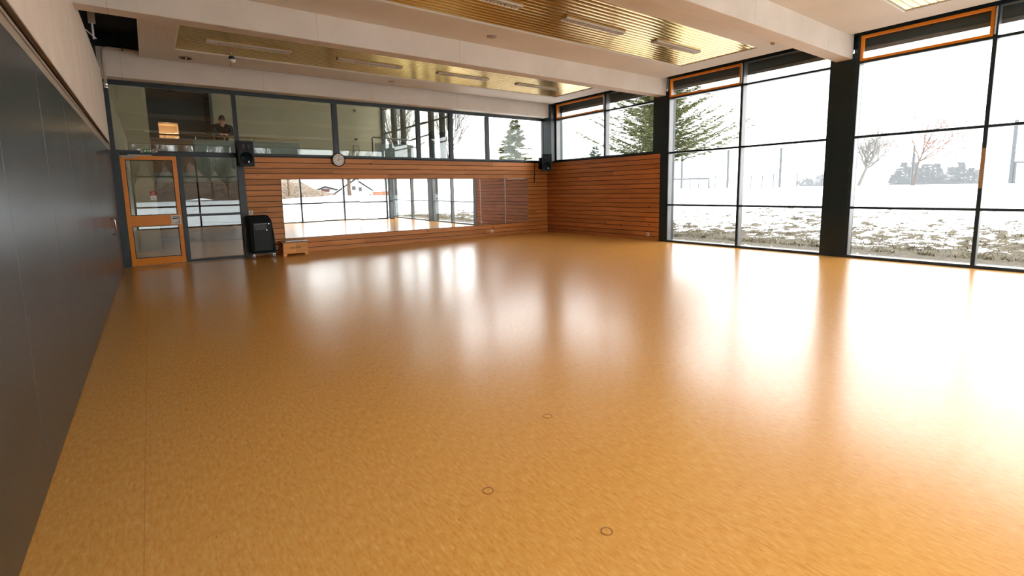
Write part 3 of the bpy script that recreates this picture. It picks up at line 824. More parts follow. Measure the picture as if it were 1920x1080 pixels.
# right mirror seams: white strips added to imitate light reflecting there
for xs, lb in ((mx[6], 'thin white painted glint on the seam left of the second mirror from the right'), (mx[7], 'thin white painted glint on the seam between the two rightmost mirrors')):
    tag(MB().box(xs - 0.008, xs + 0.008, FY - 0.016, FY - 0.010, 0.38, 1.805).build('seam_glint', 'white', None, (xs, FY, 0.38)), lb, 'painted glint')

# black trolley: covered audio rack on castors
tx0, tx1, ty0, ty1 = 1.76, 2.27, 12.30, 12.74
t = thing('equipment_trolley', ((tx0 + tx1) / 2, 12.5, 0), 'black covered audio trolley on chrome castors left of the wooden box', 'trolley')
mb = MB(); mb.prism([(tx0, 0.13), (tx1 + 0.0, 0.13), (tx1 - 0.015, 0.55), (tx1 - 0.05, 0.86), (tx1 - 0.10, 0.965), (tx1 - 0.14, 0.985), (tx0 - 0.0, 0.975)], 'y', ty0 + 0.04, ty1)
b = mb.build('cover', 'cloth_black', t); bv = b.modifiers.new('b', 'BEVEL'); bv.width = 0.02; bv.segments = 3
mb = MB(); mb.box(tx0 + 0.06, tx1 - 0.07, ty0 + 0.015, ty0 + 0.04, 0.18, 0.82, 0.01); b = mb.build('front_panel', 'black', t)
mb = MB(); mb.box(tx0 + 0.09, tx1 - 0.15, ty0 + 0.002, ty0 + 0.015, 0.79, 0.802); mb.build('grip_rail', 'alu', b)
mb = MB()
for k in range(10):
    x = tx0 + 0.10 + k * 0.026; mb.box(x, x + 0.003, ty0 + 0.008, ty0 + 0.015, 0.66, 0.79)
for k in range(6):
    z = 0.665 + k * 0.024; mb.box(tx0 + 0.10, tx0 + 0.34, ty0 + 0.008, ty0 + 0.015, z, z + 0.003)
mb.build('grille', 'alu', b)
for (x, z) in ((tx1 - 0.12, 0.79), (tx1 - 0.17, 0.65)):
    MB().lathe([(0.013, 0), (0.011, -0.02)], (x, ty0 + 0.015, z), 'y', 14).build('latch', 'chrome', b)
MB().box(tx0 + 0.05, tx1 - 0.03, ty0 + 0.025, ty0 + 0.042, 0.33, 0.37).build('strap', 'ink', t)
MB().box(tx0 + 0.01, tx1 + 0.02, ty0 + 0.03, ty1, 0.105, 0.13, 0.004).build('base_board', 'frame', t)
for (x, y) in ((tx0 + 0.05, ty0 + 0.08), (tx1 - 0.04, ty0 + 0.08), (tx0 + 0.05, ty1 - 0.08), (tx1 - 0.04, ty1 - 0.08)):
    c = MB(); c.box(x - 0.022, x + 0.022, y - 0.025, y + 0.025, 0.088, 0.105); c.box(x - 0.022, x - 0.017, y - 0.018, y + 0.018, 0.035, 0.09); c.box(x + 0.017, x + 0.022, y - 0.018, y + 0.018, 0.035, 0.09)
    c = c.build('castor', 'chrome', t)
    MB().lathe([(0.034, -0.013), (0.036, -0.008), (0.036, 0.008), (0.034, 0.013)], (x, y, 0.037), 'x', 20).build('wheel', 'alu', c, smooth=False)

# wooden box with lettering
bx0, bx1, by0, by1 = 2.43, 2.99, 12.40, 12.80
t = thing('wooden_box', ((bx0 + bx1) / 2, 12.6, 0), 'low honey-coloured wooden box with dark lettering standing under the mirrors', 'box')
mb = MB(); mb.prism([(bx0, 0.0), (bx0 + 0.075, 0.0), (bx0 + 0.085, 0.05), (bx1 - 0.085, 0.05), (bx1 - 0.075, 0.0), (bx1, 0.0), (bx1 - 0.01, 0.305), (bx0 + 0.01, 0.305)], 'y', by0, by0 + 0.02)
mb.build('front_panel', 'wood_box', t)
mb = MB(); mb.prism([(bx0, 0.0), (bx0 + 0.075, 0.0), (bx0 + 0.085, 0.05), (bx1 - 0.085, 0.05), (bx1 - 0.075, 0.0), (bx1, 0.0), (bx1 - 0.01, 0.305), (bx0 + 0.01, 0.305)], 'y', by1 - 0.02, by1)
mb.build('back_panel', 'wood_box', t)
for a, b in ((bx0 + 0.004, bx0 + 0.022), (bx1 - 0.022, bx1 - 0.004)):
    mb = MB(); mb.prism([(by0 + 0.02, 0.0), (by0 + 0.09, 0.0), (by0 + 0.10, 0.05), (by1 - 0.10, 0.05), (by1 - 0.09, 0.0), (by1 - 0.02, 0.0), (by1 - 0.02, 0.305), (by0 + 0.02, 0.305)], 'x', a, b); mb.build('side_panel', 'wood_box', t)
MB().box(bx0 - 0.02, bx1 + 0.02, by0 - 0.02, by1 + 0.01, 0.305, 0.335, 0.006).build('lid', 'wood_lid', t)
me = text_mesh('BÄNFER', 0.062, 0.001)
me.transform(Matrix.Translation(((bx0 + bx1) / 2, by0 - 0.001, 0.185)) @ Matrix.Rotation(R(90), 4, 'X') @ Matrix.Diagonal((1.05, 1, 1, 1)))
mb = MB(); mb.mesh(me); mb.build('lettering', 'ink', t)

# floor caps and the pale metal ring
for x, y, r, lb in ((1.94, 2.29, 0.03, 'small floor socket ring in the middle of the hall floor'), (1.2, 1.87, 0.028, 'faint round floor cap left of the small floor ring'), (1.44, 1.32, 0.026, 'faint round floor cap closest to the camera')):
    t = thing('floor_cap', (x, y, 0), lb, 'floor cap')
    mb = MB(); mb.lathe([(r, 0), (r, 0.0015), (r * 0.86, 0.002), (r * 0.80, 0.0006)], (x, y, 0), 'z', 28); mb.build('ring', 'floor_ring', t) if 'floor_ring' in M else mb.build('ring', plain('worn_ring_brown', srgb(150, 92, 40), 0.4), t)
    MB().lathe([(r * 0.8, 0.0), (r * 0.78, 0.0012)], (x, y, 0), 'z', 28).build('cover_disc', 'floor', t)

# ================================================================== GALLERY BEHIND THE FAR GLASS
GF = 2.10
struct('gallery_slab', MB().box(XL, 7.3, 16.4, 20.2, GF - 0.25, GF), 'grey_panel', 'grey floor slab of the gallery behind the ribbon window', 'floor slab')
struct('lobby_floor', MB().box(XL - 0.3, 7.5, 12.92, 20.3, -0.12, 0.0), 'floor', 'floor of the lobby behind the orange door', 'floor')
struct('wall_lobby_back', MB().box(XL - 0.3, 7.5, 18.4, 18.6, 0.0, GF - 0.25), 'wood_gallery', 'brown boarded lobby wall seen through the orange door', 'wall')
struct('wall_lobby_side', MB().box(XL - 0.35, XL - 0.2, 12.92, 20.3, 0.0, 5.3), 'offwhite', 'pale left side wall of the lobby', 'wall')
struct('wall_lobby_pier', MB().box(XL - 0.2, 0.17, 16.3, 16.5, 0.0, 5.3), 'offwhite', 'pale wall pier behind the glass of the orange door', 'wall')
struct('wall_gallery', MB().box(1.85, 7.4, 18.2, 18.4, GF, 5.3), 'offwhite', 'plain pale back wall of the gallery', 'wall')
mb = MB(); mb.box(XL, 0.46, 19.9, 20.1, GF, 5.3); mb.box(1.0, 1.85, 19.9, 20.1, GF, 5.3); mb.box(0.46, 1.0, 19.9, 20.1, GF, 3.32); mb.box(0.46, 1.0, 19.9, 20.1, 3.86, 5.3)
mb.box(1.78, 1.86, 18.2, 20.0, GF, 5.3)
struct('wall_alcove', mb, 'teal_dark', 'dark teal alcove wall at the back of the gallery', 'wall')
mb = MB(); mb.box(XL - 0.35, 7.5, 13.1, 20.4, 5.3, 5.45); struct('gallery_ceiling', mb, 'offwhite', 'ceiling over the lobby and gallery', 'ceiling')
# lit opening in the alcove
t = thing('lit_niche', (0.73, 20.1, 3.32), 'small warmly lit opening in the dark alcove wall of the gallery', 'lit niche')
mb = MB(); mb.box(0.40, 1.06, 20.1, 21.2, 3.26, 3.31); mb.box(0.40, 1.06, 20.1, 21.2, 3.87, 3.92); mb.box(0.40, 0.45, 20.1, 21.2, 3.26, 3.92); mb.box(1.01, 1.06, 20.1, 21.2, 3.26, 3.92); mb.box(0.4, 1.06, 21.2, 21.25, 3.26, 3.92)
mb.build('niche_lining', 'bulkhead', t)
for z, w in ((3.60, 0.022), (3.36, 0.03)):
    MB().box(0.46, 1.0, 21.0, 21.03, z, z + w).build('light_strip', 'glow', t)
for z in (3.40, 3.56):
    MB().lathe([(0.03, -0.03), (0.04, 0), (0.03, 0.03)], (0.94, 20.4, z), 'z', 12).build('bulb', 'glow', t, smooth=True)
ld = bpy.data.lights.new('niche_lamp', 'POINT'); ld.energy = 0.6; ld.color = (1, 0.7, 0.4); ld.shadow_soft_size = 0.05
lo = bpy.data.objects.new('niche_lamp', ld); COL.objects.link(lo); lo.location = (0.73, 20.7, 3.6); lo.parent = None

# parapet with rail
GY = 16.45
t = thing('gallery_parapet', (2.1, GY, GF), 'gallery parapet of brown boards and grey panel with a slim handrail', 'parapet')
MB().box(0.17, 1.14, GY, GY + 0.05, GF, 3.02).build('board_panel', 'wood_gallery', t)
MB().box(1.14, 3.93, GY, GY + 0.05, GF, 3.0).build('grey_panel', 'grey_panel', t)
mb = MB(); mb.box(0.17, 3.95, GY - 0.03, GY + 0.08, 3.0, 3.018); mb.build('coping', 'alu', t)
MB().tube([(0.19, GY + 0.02, 3.12), (3.95, GY + 0.02, 3.12)], 0.024, 12).build('handrail', 'rail_wood', t, smooth=True)
for x in (0.5, 1.2, 1.9, 2.6, 3.3, 3.85):
    MB().tube([(x, GY + 0.02, 3.0), (x, GY + 0.02, 3.12)], 0.01, 8).build('rail_support', 'chrome', t)

# stair railing and stair side wall
t = thing('stair_railing', (6.0, 15.2, 2.0), 'dark steel stair railing behind the ribbon window', 'railing')
MB().tube([(5.80, 15.2, 2.2), (5.80, 15.2, 3.14), (5.83, 15.2, 3.17), (7.15, 15.2, 3.13)], 0.022, 8).build('top_rail', 'frame', t, smooth=True)
MB().tube([(5.90, 15.2, 2.2), (5.90, 15.2, 2.98)], 0.012, 8).build('post', 'frame', t)
MB().box(5.93, 7.2, 15.19, 15.21, 2.2, 2.98).build('infill_panel', 'grey_panel', t)
MB().tube([(6.2, 14.6, 2.45), (7.3, 14.6, 3.02)], 0.022, 8).build('sloped_rail', 'rail_wood', t, smooth=True)
MB().tube([(7.15, 15.2, 3.15), (8.0, 15.3, 3.42)], 0.03, 8).build('upper_rail', 'frame', t)

# stairwell side glazing in depth
t = thing('window_7', (7.4, 15.5, 2.0), 'side glazing of the stairwell with dark posts and bare trees behind', 'window', None, 'structure')
for y0, y1 in ((13.0, 13.12), (13.45, 13.65), (14.15, 14.38), (16.25, 16.5), (17.0, 17.3), (18.1, 18.2)):
    MB().box(7.34, 7.44, y0, y1, 0.0, 5.3).build('post', 'frame', t)
for z in (2.0, 3.62, 4.5):
    MB().box(7.36, 7.42, 13.12, 18.1, z, z + 0.05).build('transom', 'frame', t)
MB().box(7.39, 7.40, 13.12, 18.1, 0.0, 5.3).build('glass_pane', 'glass', t)

# notice frame and wall lamps on the gallery wall
t = thing('picture_frame', (6.3, 18.19, 2.98), 'thin dark frame hanging low on the pale gallery wall', 'picture frame')
mb = MB()
for a, b, c, d in ((6.2, 6.42, 2.96, 2.975), (6.2, 6.42, 3.165, 3.18), (6.2, 6.215, 2.96, 3.18), (6.405, 6.42, 2.96, 3.18)): mb.box(a, b, 18.17, 18.2, c, d)
mb.build('frame', 'frame', t); MB().box(6.215, 6.405, 18.185, 18.2, 2.975, 3.165).build('picture', 'offwhite', t)
for z, lb in ((4.42, 'round wall lamp high on the pale gallery wall'), (3.40, 'round wall lamp just above the thin frame on the gallery wall')):
    t = thing('wall_lamp', (6.33, 18.2, z), lb, 'wall lamp')
    MB().lathe([(0.06, 0), (0.06, -0.03), (0.03, -0.06)], (6.33, 18.2, z), 'y', 20).build('base', 'greyplate', t)
    MB().lathe([(0.03, -0.06), (0.035, -0.10), (0.01, -0.12)], (6.33, 18.2, z), 'y', 16).build('shade', 'eave', t)

# ---- the person leaning on the rail
def skin_obj(name, verts, edges, radii, mat, parent, levels=2, root=0):
    off = wloc(parent)
    me = bpy.data.meshes.new(name); me.from_pydata([Vector(v) - off for v in verts], edges, []); me.update()
    o = bpy.data.objects.new(name, me); COL.objects.link(o); o.parent = parent
    md = o.modifiers.new('skin', 'SKIN'); md.use_smooth_shade = True
    for i, r in enumerate(radii):
        sv = me.skin_vertices[0].data[i]; sv.radius = (r, r) if isinstance(r, (int, float)) else r
        sv.use_root = (i == root)
    sb = o.modifiers.new('sub', 'SUBSURF'); sb.levels = levels; sb.render_levels = levels
    me.materials.append(M[mat]); return o
px, py = 1.90, 16.92
def lean(p):
    e = min(max(p[2] - GF - 1.12, 0.0), 0.34)
    return (p[0], p[1] - 0.20 * e, p[2] - 0.34 * e)
pt = thing('person', (px, py, GF), 'person in a dark jacket and dark cap leaning on the gallery rail behind glass', 'person')
V_, E_, R_ = [], [], []
def av(p, r, link=None):
    V_.append(lean(p)); R_.append(r); i = len(V_) - 1
    if link is not None: E_.append((link, i))
    return i
pel = av((px, py + 0.10, GF + 0.92), (0.15, 0.11))
sp1 = av((px, py + 0.04, GF + 1.08), (0.14, 0.10), pel)
sp2 = av((px, py - 0.05, GF + 1.23), (0.13, 0.08), sp1)
chest = av((px, py - 0.12, GF + 1.34), (0.12, 0.07), sp2)
nk = av((px, py - 0.20, GF + 1.45), 0.058, chest)
hd0 = av((px, py - 0.24, GF + 1.51), 0.065, nk)
hd1 = av((px, py - 0.26, GF + 1.58), 0.088, hd0)
hd2 = av((px, py - 0.25, GF + 1.65), 0.085, hd1)
for sx in (-1, 1):
    hip = av((px + sx * 0.10, py + 0.10, GF + 0.86), 0.095, pel)
    kn = av((px + sx * 0.11, py + 0.06, GF + 0.48), 0.062, hip)
    an = av((px + sx * 0.12, py + 0.12, GF + 0.09), 0.042, kn)
    av((px + sx * 0.13, py - 0.06, GF + 0.035), 0.035, an)
    sh = av((px + sx * 0.19, py - 0.13, GF + 1.38), 0.062, chest)
    el = av((px + sx * 0.24, py - 0.32, GF + 1.13), 0.045, sh)
    wr_ = av((px + sx * 0.08, py - 0.44, GF + 1.085), 0.028, el)
    pa = av((px + sx * 0.02, py - 0.46, GF + 1.08), (0.036, 0.02), wr_)
    for f in range(4):
        k = av((px - sx * 0.015, py - 0.49 + f * 0.020, GF + 1.085), 0.009, pa)
        k2 = av((px - sx * (0.05 - 0.004 * abs(f - 1)), py - 0.50 + f * 0.020, GF + 1.07), 0.008, k)
        av((px - sx * (0.068 - 0.006 * abs(f - 1)), py - 0.495 + f * 0.020, GF + 1.05), 0.007, k2)
    th = av((px + sx * 0.03, py - 0.50, GF + 1.09), 0.011, pa)
    av((px - sx * 0.005, py - 0.52, GF + 1.085), 0.009, th)
skin_obj('body', V_, E_, R_, 'skin', pt)
# face details
hc = Vector(lean((px, py - 0.26, GF + 1.60)))
mb = MB(); mb.prism([(-0.012, -0.02), (0.012, -0.02), (0.006, 0.025), (-0.006, 0.025)], 'y', -0.012, 0.02)
for v in mb.bm.verts: v.co += hc + Vector((0, -0.092, -0.02))
mb.build('nose', 'skin', pt)
MB().box(hc.x - 0.022, hc.x + 0.022, hc.y - 0.088, hc.y - 0.075, hc.z - 0.062, hc.z - 0.054).build('mouth', 'red', pt)
for sx in (-1, 1):
    MB().lathe([(0.012, -0.01), (0.02, 0), (0.012, 0.01)], (hc.x + sx * 0.092, hc.y + 0.01, hc.z - 0.01), 'x', 12).build('ear', 'skin', pt, smooth=True)
    MB().lathe([(0.005, 0.0), (0.024, 0.003), (0.024, 0.008), (0.005, 0.012)], (hc.x + sx * 0.034, hc.y - 0.10, hc.z + 0.012), 'y', 14).build('eye', 'ink', pt, smooth=True)
MB().box(hc.x - 0.062, hc.x + 0.062, hc.y - 0.102, hc.y - 0.095, hc.z - 0.002, hc.z + 0.028, 0.002).build('dark_glasses', 'ink', pt)
skin_obj('hair', [lean(p) for p in ((px, py - 0.20, GF + 1.56), (px, py - 0.225, GF + 1.65), (px, py - 0.24, GF + 1.72), (px + 0.05, py - 0.20, GF + 1.74))], [(0, 1), (1, 2), (2, 3)], [0.09, 0.098, 0.075, 0.045], 'hair', pt)
JV, JE, JR = [], [], []
def jv(p, r, link=None):
    JV.append(lean(p)); JR.append(r); i = len(JV) - 1
    if link is not None: JE.append((link, i))
    return i
j0 = jv((px, py + 0.09, GF + 0.90), (0.20, 0.15)); j1 = jv((px, py + 0.02, GF + 1.10), (0.19, 0.14), j0)
j2 = jv((px, py - 0.07, GF + 1.27), (0.21, 0.15), j1); j3 = jv((px, py - 0.15, GF + 1.40), (0.21, 0.16), j2); jv((px, py - 0.18, GF + 1.49), (0.13, 0.12), j3)
for sx in (-1, 1):
    a = jv((px + sx * 0.205, py - 0.13, GF + 1.39), 0.10, j3); b = jv((px + sx * 0.25, py - 0.32, GF + 1.15), 0.085, a); jv((px + sx * 0.07, py - 0.44, GF + 1.10), 0.05, b)
skin_obj('jacket', JV, JE, JR, 'jacket', pt)
TV = [(px, py + 0.10, GF + 0.90), (px - 0.1, py + 0.10, GF + 0.84), (px - 0.11, py + 0.06, GF + 0.48), (px - 0.12, py + 0.12, GF + 0.10), (px + 0.1, py + 0.10, GF + 0.84), (px + 0.11, py + 0.06, GF + 0.48), (px + 0.12, py + 0.12, GF + 0.10)]
skin_obj('trousers', TV, [(0, 1), (1, 2), (2, 3), (0, 4), (4, 5), (5, 6)], [0.16, 0.115, 0.08, 0.062, 0.115, 0.08, 0.062], 'trousers', pt)

# ================================================================== OUTDOORS
def ground_z(x, y):
    dx = max(0.0, x - 11.3); dy = max(0.0, -1.4 - y); dyf = max(0.0, y - 20.5)
    d = math.hypot(dx, dy) if x > 11.3 or y < -1.4 else 0.0
    d = max(d, dyf)
    t_ = min(1.0, max(0.0, (d - 0.9) / 11.5)); s_ = t_ * t_ * (3 - 2 * t_)
    z = -0.02 + 1.18 * s_ + 0.04 * min(1, max(0, d - 0.5))
    if y < -1.4:
        S = lambda a: (lambda b: b * b * (3 - 2 * b))(min(1.0, max(0.0, a)))
        zb = -0.02 - 0.42 * S(dy / 7) + 1.35 * S((dy - 9) / 20); w_ = S((x - 9.5) / 7)
        z = (1 - w_) * zb + w_ * z
    if d > 46: z -= 0.05 * (d - 46)
    if d > 0.9:
        a = min(1.0, (d - 0.9) / 1.5)
        near = max(0.15, 1 - d / 11)
        z += a * (0.10 * near * noise.fractal(Vector((x * 1.1, y * 1.1, 0.3)), 0.8, 2.2, 4) + 0.05 * noise.noise(Vector((x * 0.25, y * 0.25, 2.0))))
    return z
def grid_mesh(mb, xs, ys):
    vs = [[mb.bm.verts.new((x, y, ground_z(x, y))) for y in ys] for x in xs]
    for i in range(len(xs) - 1):
        for j in range(len(ys) - 1):
            mb.bm.faces.new((vs[i][j], vs[i + 1][j], vs[i + 1][j + 1], vs[i][j + 1]))
def steps(a, b, n, p=1.0): return [a + (b - a) * (i / n) ** p for i in range(n + 1)]
mb = MB(); grid_mesh(mb, steps(11.3, 26, 190), steps(-16, 26, 380))
struct('ground', mb, 'snow', 'snowy grass bank rising from the tall side windows', 'ground').data.polygons.foreach_set('use_smooth', [True] * len(bpy.data.objects['ground'].data.polygons))
mb = MB(); grid_mesh(mb, steps(26, 240, 70, 1.6), steps(-140, 240, 90)); grid_mesh(mb, steps(11.3, 26, 16), steps(26, 240, 40)); grid_mesh(mb, steps(-60, 11.3, 30), steps(20.5, 240, 40))
grid_mesh(mb, steps(11.3, 26, 16), steps(-140, -16, 40))
struct('snow_field', mb, 'snow', 'flat snow-covered sports field beyond the bank', 'ground')
mb = MB(); grid_mesh(mb, steps(-40, 11.3, 150), steps(-16, -1.4, 60)); grid_mesh(mb, steps(-40, 11.3, 30), steps(-140, -16, 40))
struct('snow_bank', mb, 'snow', 'snow bank behind the hall seen in the mirrors', 'ground')

# grass tufts poking through
rnd = random.Random(11)
mb = MB()
for _ in range(1500):
    side = rnd.random() < 0.85
    d = 1.1 + 7 * rnd.random() ** 1.8
    if side: x, y = 11.3 + d, rnd.uniform(-2, 12)
    else: x, y = rnd.uniform(0, 12), -1.4 - d
    z = ground_z(x, y); r0 = rnd.uniform(0.03, 0.11)
    for k in range(rnd.randint(8, 16)):
        a = rnd.uniform(0, 2 * PI); l = rnd.uniform(0.05, 0.16); o = Vector((x + rnd.gauss(0, r0), y + rnd.gauss(0, r0), z - 0.01))
        tip = o + Vector((math.cos(a) * l, math.sin(a) * l, rnd.uniform(0.02, 0.09))); n = Vector((-math.sin(a), math.cos(a), 0)) * 0.008
        mb.bm.faces.new([mb.bm.verts.new(p) for p in (o - n, o + n, tip)])
tag(mb.build('grass', 'grass', None), 'dry olive grass tufts sticking out of the snow bank', 'grass', None, 'stuff')

# bare tree generator
def bare_tree(name, seed, height, mat, r0=0.1, spread=0.5, depth=5, lean=(0, 0), up_=0.25, seg=5, kids_n=(2, 4)):
    rn = random.Random(seed); mb = MB()
    def branch(p, d, l, r, lev):
        pts = [p]; q_ = p.copy(); dd = d.copy(); n = 4 if lev > 1 else 3
        for i in range(n):
            dd = (dd + Vector((rn.gauss(0, 0.10), rn.gauss(0, 0.10), up_ * 0.12))).normalized()
            q_ = q_ + dd * (l / n); pts.append(q_.copy())
        mb.tube(pts, r, seg if lev > 2 else 3, r * 0.55, caps=False)
        if lev == 0: return
        for k in range(rn.randint(*kids_n) + (1 if lev == depth else 0)):
            i = rn.randint(1 if lev < depth else 2, n); a = rn.uniform(0, 2 * PI)
            s_ = dd.orthogonal().normalized(); s2 = dd.cross(s_)
            nd = (dd + (s_ * math.cos(a) + s2 * math.sin(a)) * rn.uniform(0.5, 1.1) * spread * 1.6).normalized()
            branch(pts[i], nd, l * rn.uniform(0.55, 0.8), r * 0.55, lev - 1)
        branch(pts[-1], dd, l * 0.72, r * 0.6, lev - 1)
    branch(Vector((0, 0, 0)), Vector((lean[0], lean[1], 1)).normalized(), height * 0.34, r0, depth)
    return mb.build(name, mat, None)

def conifer(name, seed, h, base_r, mat, n_whorl=26, twigs=26, needle=0.16, droop=-0.25, trunk=True, top=0.05, lift=0.0, nw=0.020, z0=0.06):
    rn = random.Random(seed)
    t = thing(name, (0, 0, 0)); mb = MB()
    for w in range(n_whorl):
        f = w / (n_whorl - 1); z = h * (z0 + (0.98 - z0) * f)
        L = base_r * (1 - f) ** 0.85 + top
        for b in range(rn.randint(6, 9)):
            a = rn.uniform(0, 2 * PI); l = L * rn.uniform(0.6, 1.2)
            d0 = Vector((math.cos(a), math.sin(a), 0)); p0 = Vector((0, 0, z + rn.uniform(-0.1, 0.1)))
            nt = max(5, int(twigs * (0.35 + l / base_r)))
            for k in range(nt):
                s_ = (k + 1) / nt * 1.0
                p = p0 + d0 * l * s_ + Vector((0, 0, droop * l * s_ + lift * l * s_ * s_ - droop * 0.4 * l * s_ ** 3))
                for sd in (-1, 1, 0):
                    ang = a + sd * rn.uniform(0.5, 1.1)
                    nl = needle * rn.uniform(0.7, 1.5) * (1.25 - 0.6 * s_)
                    dd = Vector((math.cos(ang), math.sin(ang), rn.uniform(-0.35, 0.45))) * nl
                    n = dd.cross(Vector((rn.gauss(0, 1), rn.gauss(0, 1), 1))).normalized() * nw
                    mb.bm.faces.new([mb.bm.verts.new(q_) for q_ in (p - n * 0.4, p + dd * 0.5 - n, p + dd, p + dd * 0.5 + n)])
            mb.tube([p0, p0 + d0 * l * 0.9 + Vector((0, 0, droop * l * 0.5 + lift * l * 0.8))], 0.012 + 0.01 * (1 - f), 3, 0.003, caps=False)
    mb.build('foliage', mat, t)
    if trunk: MB().tube([(0, 0, -0.2), (0, 0, h * 0.98)], 0.02 * h, 8, 0.006).build('trunk', 'bark', t)
    return t
def put(o, x, y, rz=0, s=1.0, dz=0.0, label=None, cat='tree', group=None):
    o.location = (x, y, ground_z(x, y) + dz); o.rotation_euler.z = rz; o.scale = (s, s, s); return tag(o, label, cat, group)

put(conifer('spruce_tree', 3, 5.0, 2.5, 'needle', 28, 34, 0.24, -0.10, nw=0.022), 17.9, 23.9, 0.3, 1, 0, 'small conical green spruce seen through the ribbon window near the corner')
put(conifer('spruce_tree', 8, 6.6, 3.2, 'needle', 26, 44, 0.27, 0.0, lift=0.30, nw=0.022, z0=0.30), 18.0, 13.6, 1.1, 1, 0, 'big loose spruce beside the column, seen through the upper side windows')
pine = conifer('young_pine', 21, 3.0, 1.5, 'needle2', 14, 20, 0.2, 0.1, lift=0.3)
put(pine, 24.6, 23.8, 0, 1, 0, 'hazy young pine left of the big spruce in the upper side window')

# bare trees
bt = bare_tree('bare_tree', 5, 9.0, 'bark_light', 0.10, 0.38, 6, up_=0.8)
put(bt, 26.5, 22.2, 0.0, 1.0, -0.1, 'slender bare tree behind the big spruce')
b2 = bt.copy(); COL.objects.link(b2); put(b2, 16.6, 31.0, 2.0, 0.95, -0.1, 'bare tree at the left of the ribbon window glass')
b3 = bare_tree('bare_tree', 9, 10.0, 'bark_light', 0.08, 0.45, 6, up_=0.7); put(b3, 11.0, 24.5, 1.0, 1.0, -0.1, 'dense bare tree right behind the stairwell glazing')
b4 = b3.copy(); COL.objects.link(b4); put(b4, 15.5, 36.0, 4.0, 0.9, -0.1, 'second bare tree farther behind the stairwell glazing')
b5 = bare_tree('bare_tree', 15, 8.5, 'bark_light', 0.22, 0.75, 6, (0.30, -0.2), up_=0.25); put(b5, 50.3, 16.9, 0.0, 0.72, 0, 'misty bare tree with leaning trunks right of the wide column')
# sapling with rusty leaves and its stake
sap = thing('sapling', (0, 0, 0))
stem = bare_tree('stem', 33, 5.2, 'bark_brown', 0.06, 0.7, 4, up_=0.4); stem.parent = sap
rn = random.Random(2); mb = MB()
vv = [v.co.copy() for v in stem.data.vertices if v.co.z > 0.6]
for _ in range(520):
    p = rn.choice(vv) if rn.random() < 0.6 else rn.choice([v for v in vv if v.z < 2.4] or vv)
    a = Vector((rn.gauss(0, 1), rn.gauss(0, 1), rn.gauss(0, 1))).normalized() * 0.11; b = a.orthogonal().normalized() * 0.04
    mb.bm.faces.new([mb.bm.verts.new(p + q_) for q_ in (Vector((0, 0, 0)), a * 0.5 + b, a, a * 0.5 - b)])
mb.build('foliage', 'leaf', sap)
put(sap, 46.0, 11.9, 0, 1.35, 0, 'young sapling with rusty orange leaves standing on the snowy field')
mb = MB(); mb.tube([(0, 0, 0), (0, 0, 3.0)], 0.06, 8); o = mb.build('tree_stake', 'metal_grey', None)
put(o, 46.6, 12.2, 0, 1, 0, 'grey stake next to the young orange-leaved sapling', 'post')

# hazy conifer row
con = [conifer('far_conifer', 40 + i, 6.0, 1.9, 'needle_dark', 15, 14, 0.45, -0.1, trunk=False, nw=0.13) for i in range(2)]
rn = random.Random(6); first = [True, True]
place = [(1675, 0.75), (1684, 0.95), (1694, 1.05), (1704, 1.0), (1714, 1.05), (1724, 0.95), (1734, 1.0), (1745, 1.05), (1756, 1.0), (1764, 0.9), (1781, 0.9), (1792, 0.95), (1802, 1.0), (1811, 0.85), (1822, 0.85), (1832, 0.85)]
names_ = ['first', 'second', 'third', 'fourth', 'fifth', 'sixth', 'seventh', 'eighth', 'ninth', 'tenth', 'eleventh', 'twelfth', 'thirteenth', 'fourteenth', 'fifteenth', 'sixteenth']
DIRS = []
for i, (u, s_) in enumerate(place):
    ang = R(36.26) + math.atan((u - 960) / 918.27 * 0.992) ; D = 92 + (6 if i % 2 else -4) + rn.uniform(-2, 2)
    x, y = D * math.sin(ang), D * math.cos(ang)
    k = i % 2; o = con[k] if first[k] else copy_tree(con[k]); first[k] = False
    o.location = (x, y, -1.3); o.rotation_euler.z = rn.uniform(0, 6); o.scale = (s_ * 0.8, s_ * 0.8, s_ * 0.85)
    tag(o, 'misty far conifer, %s from the left in the tree row behind the sapling' % names_[i], 'tree', 'misty conifers in a row beyond the field')
# faint bushes at horizon left of column
for i, (u, s_) in enumerate(((1500, 0.45), (1512, 0.55), (1522, 0.5), (1538, 0.6), (1548, 0.6))):
    ang = R(36.26) + math.atan((u - 960) / 918.27 * 0.992); D = 105
    o = copy_tree(con[i % 2]); o.location = (D * math.sin(ang), D * math.cos(ang), -0.6); o.rotation_euler.z = i; o.scale = (s_ * 1.5, s_ * 1.5, s_)
    tag(o, 'faint distant conifer on the horizon left of the wide column, %s from the left' % names_[i], 'tree', 'faint conifers on the horizon')

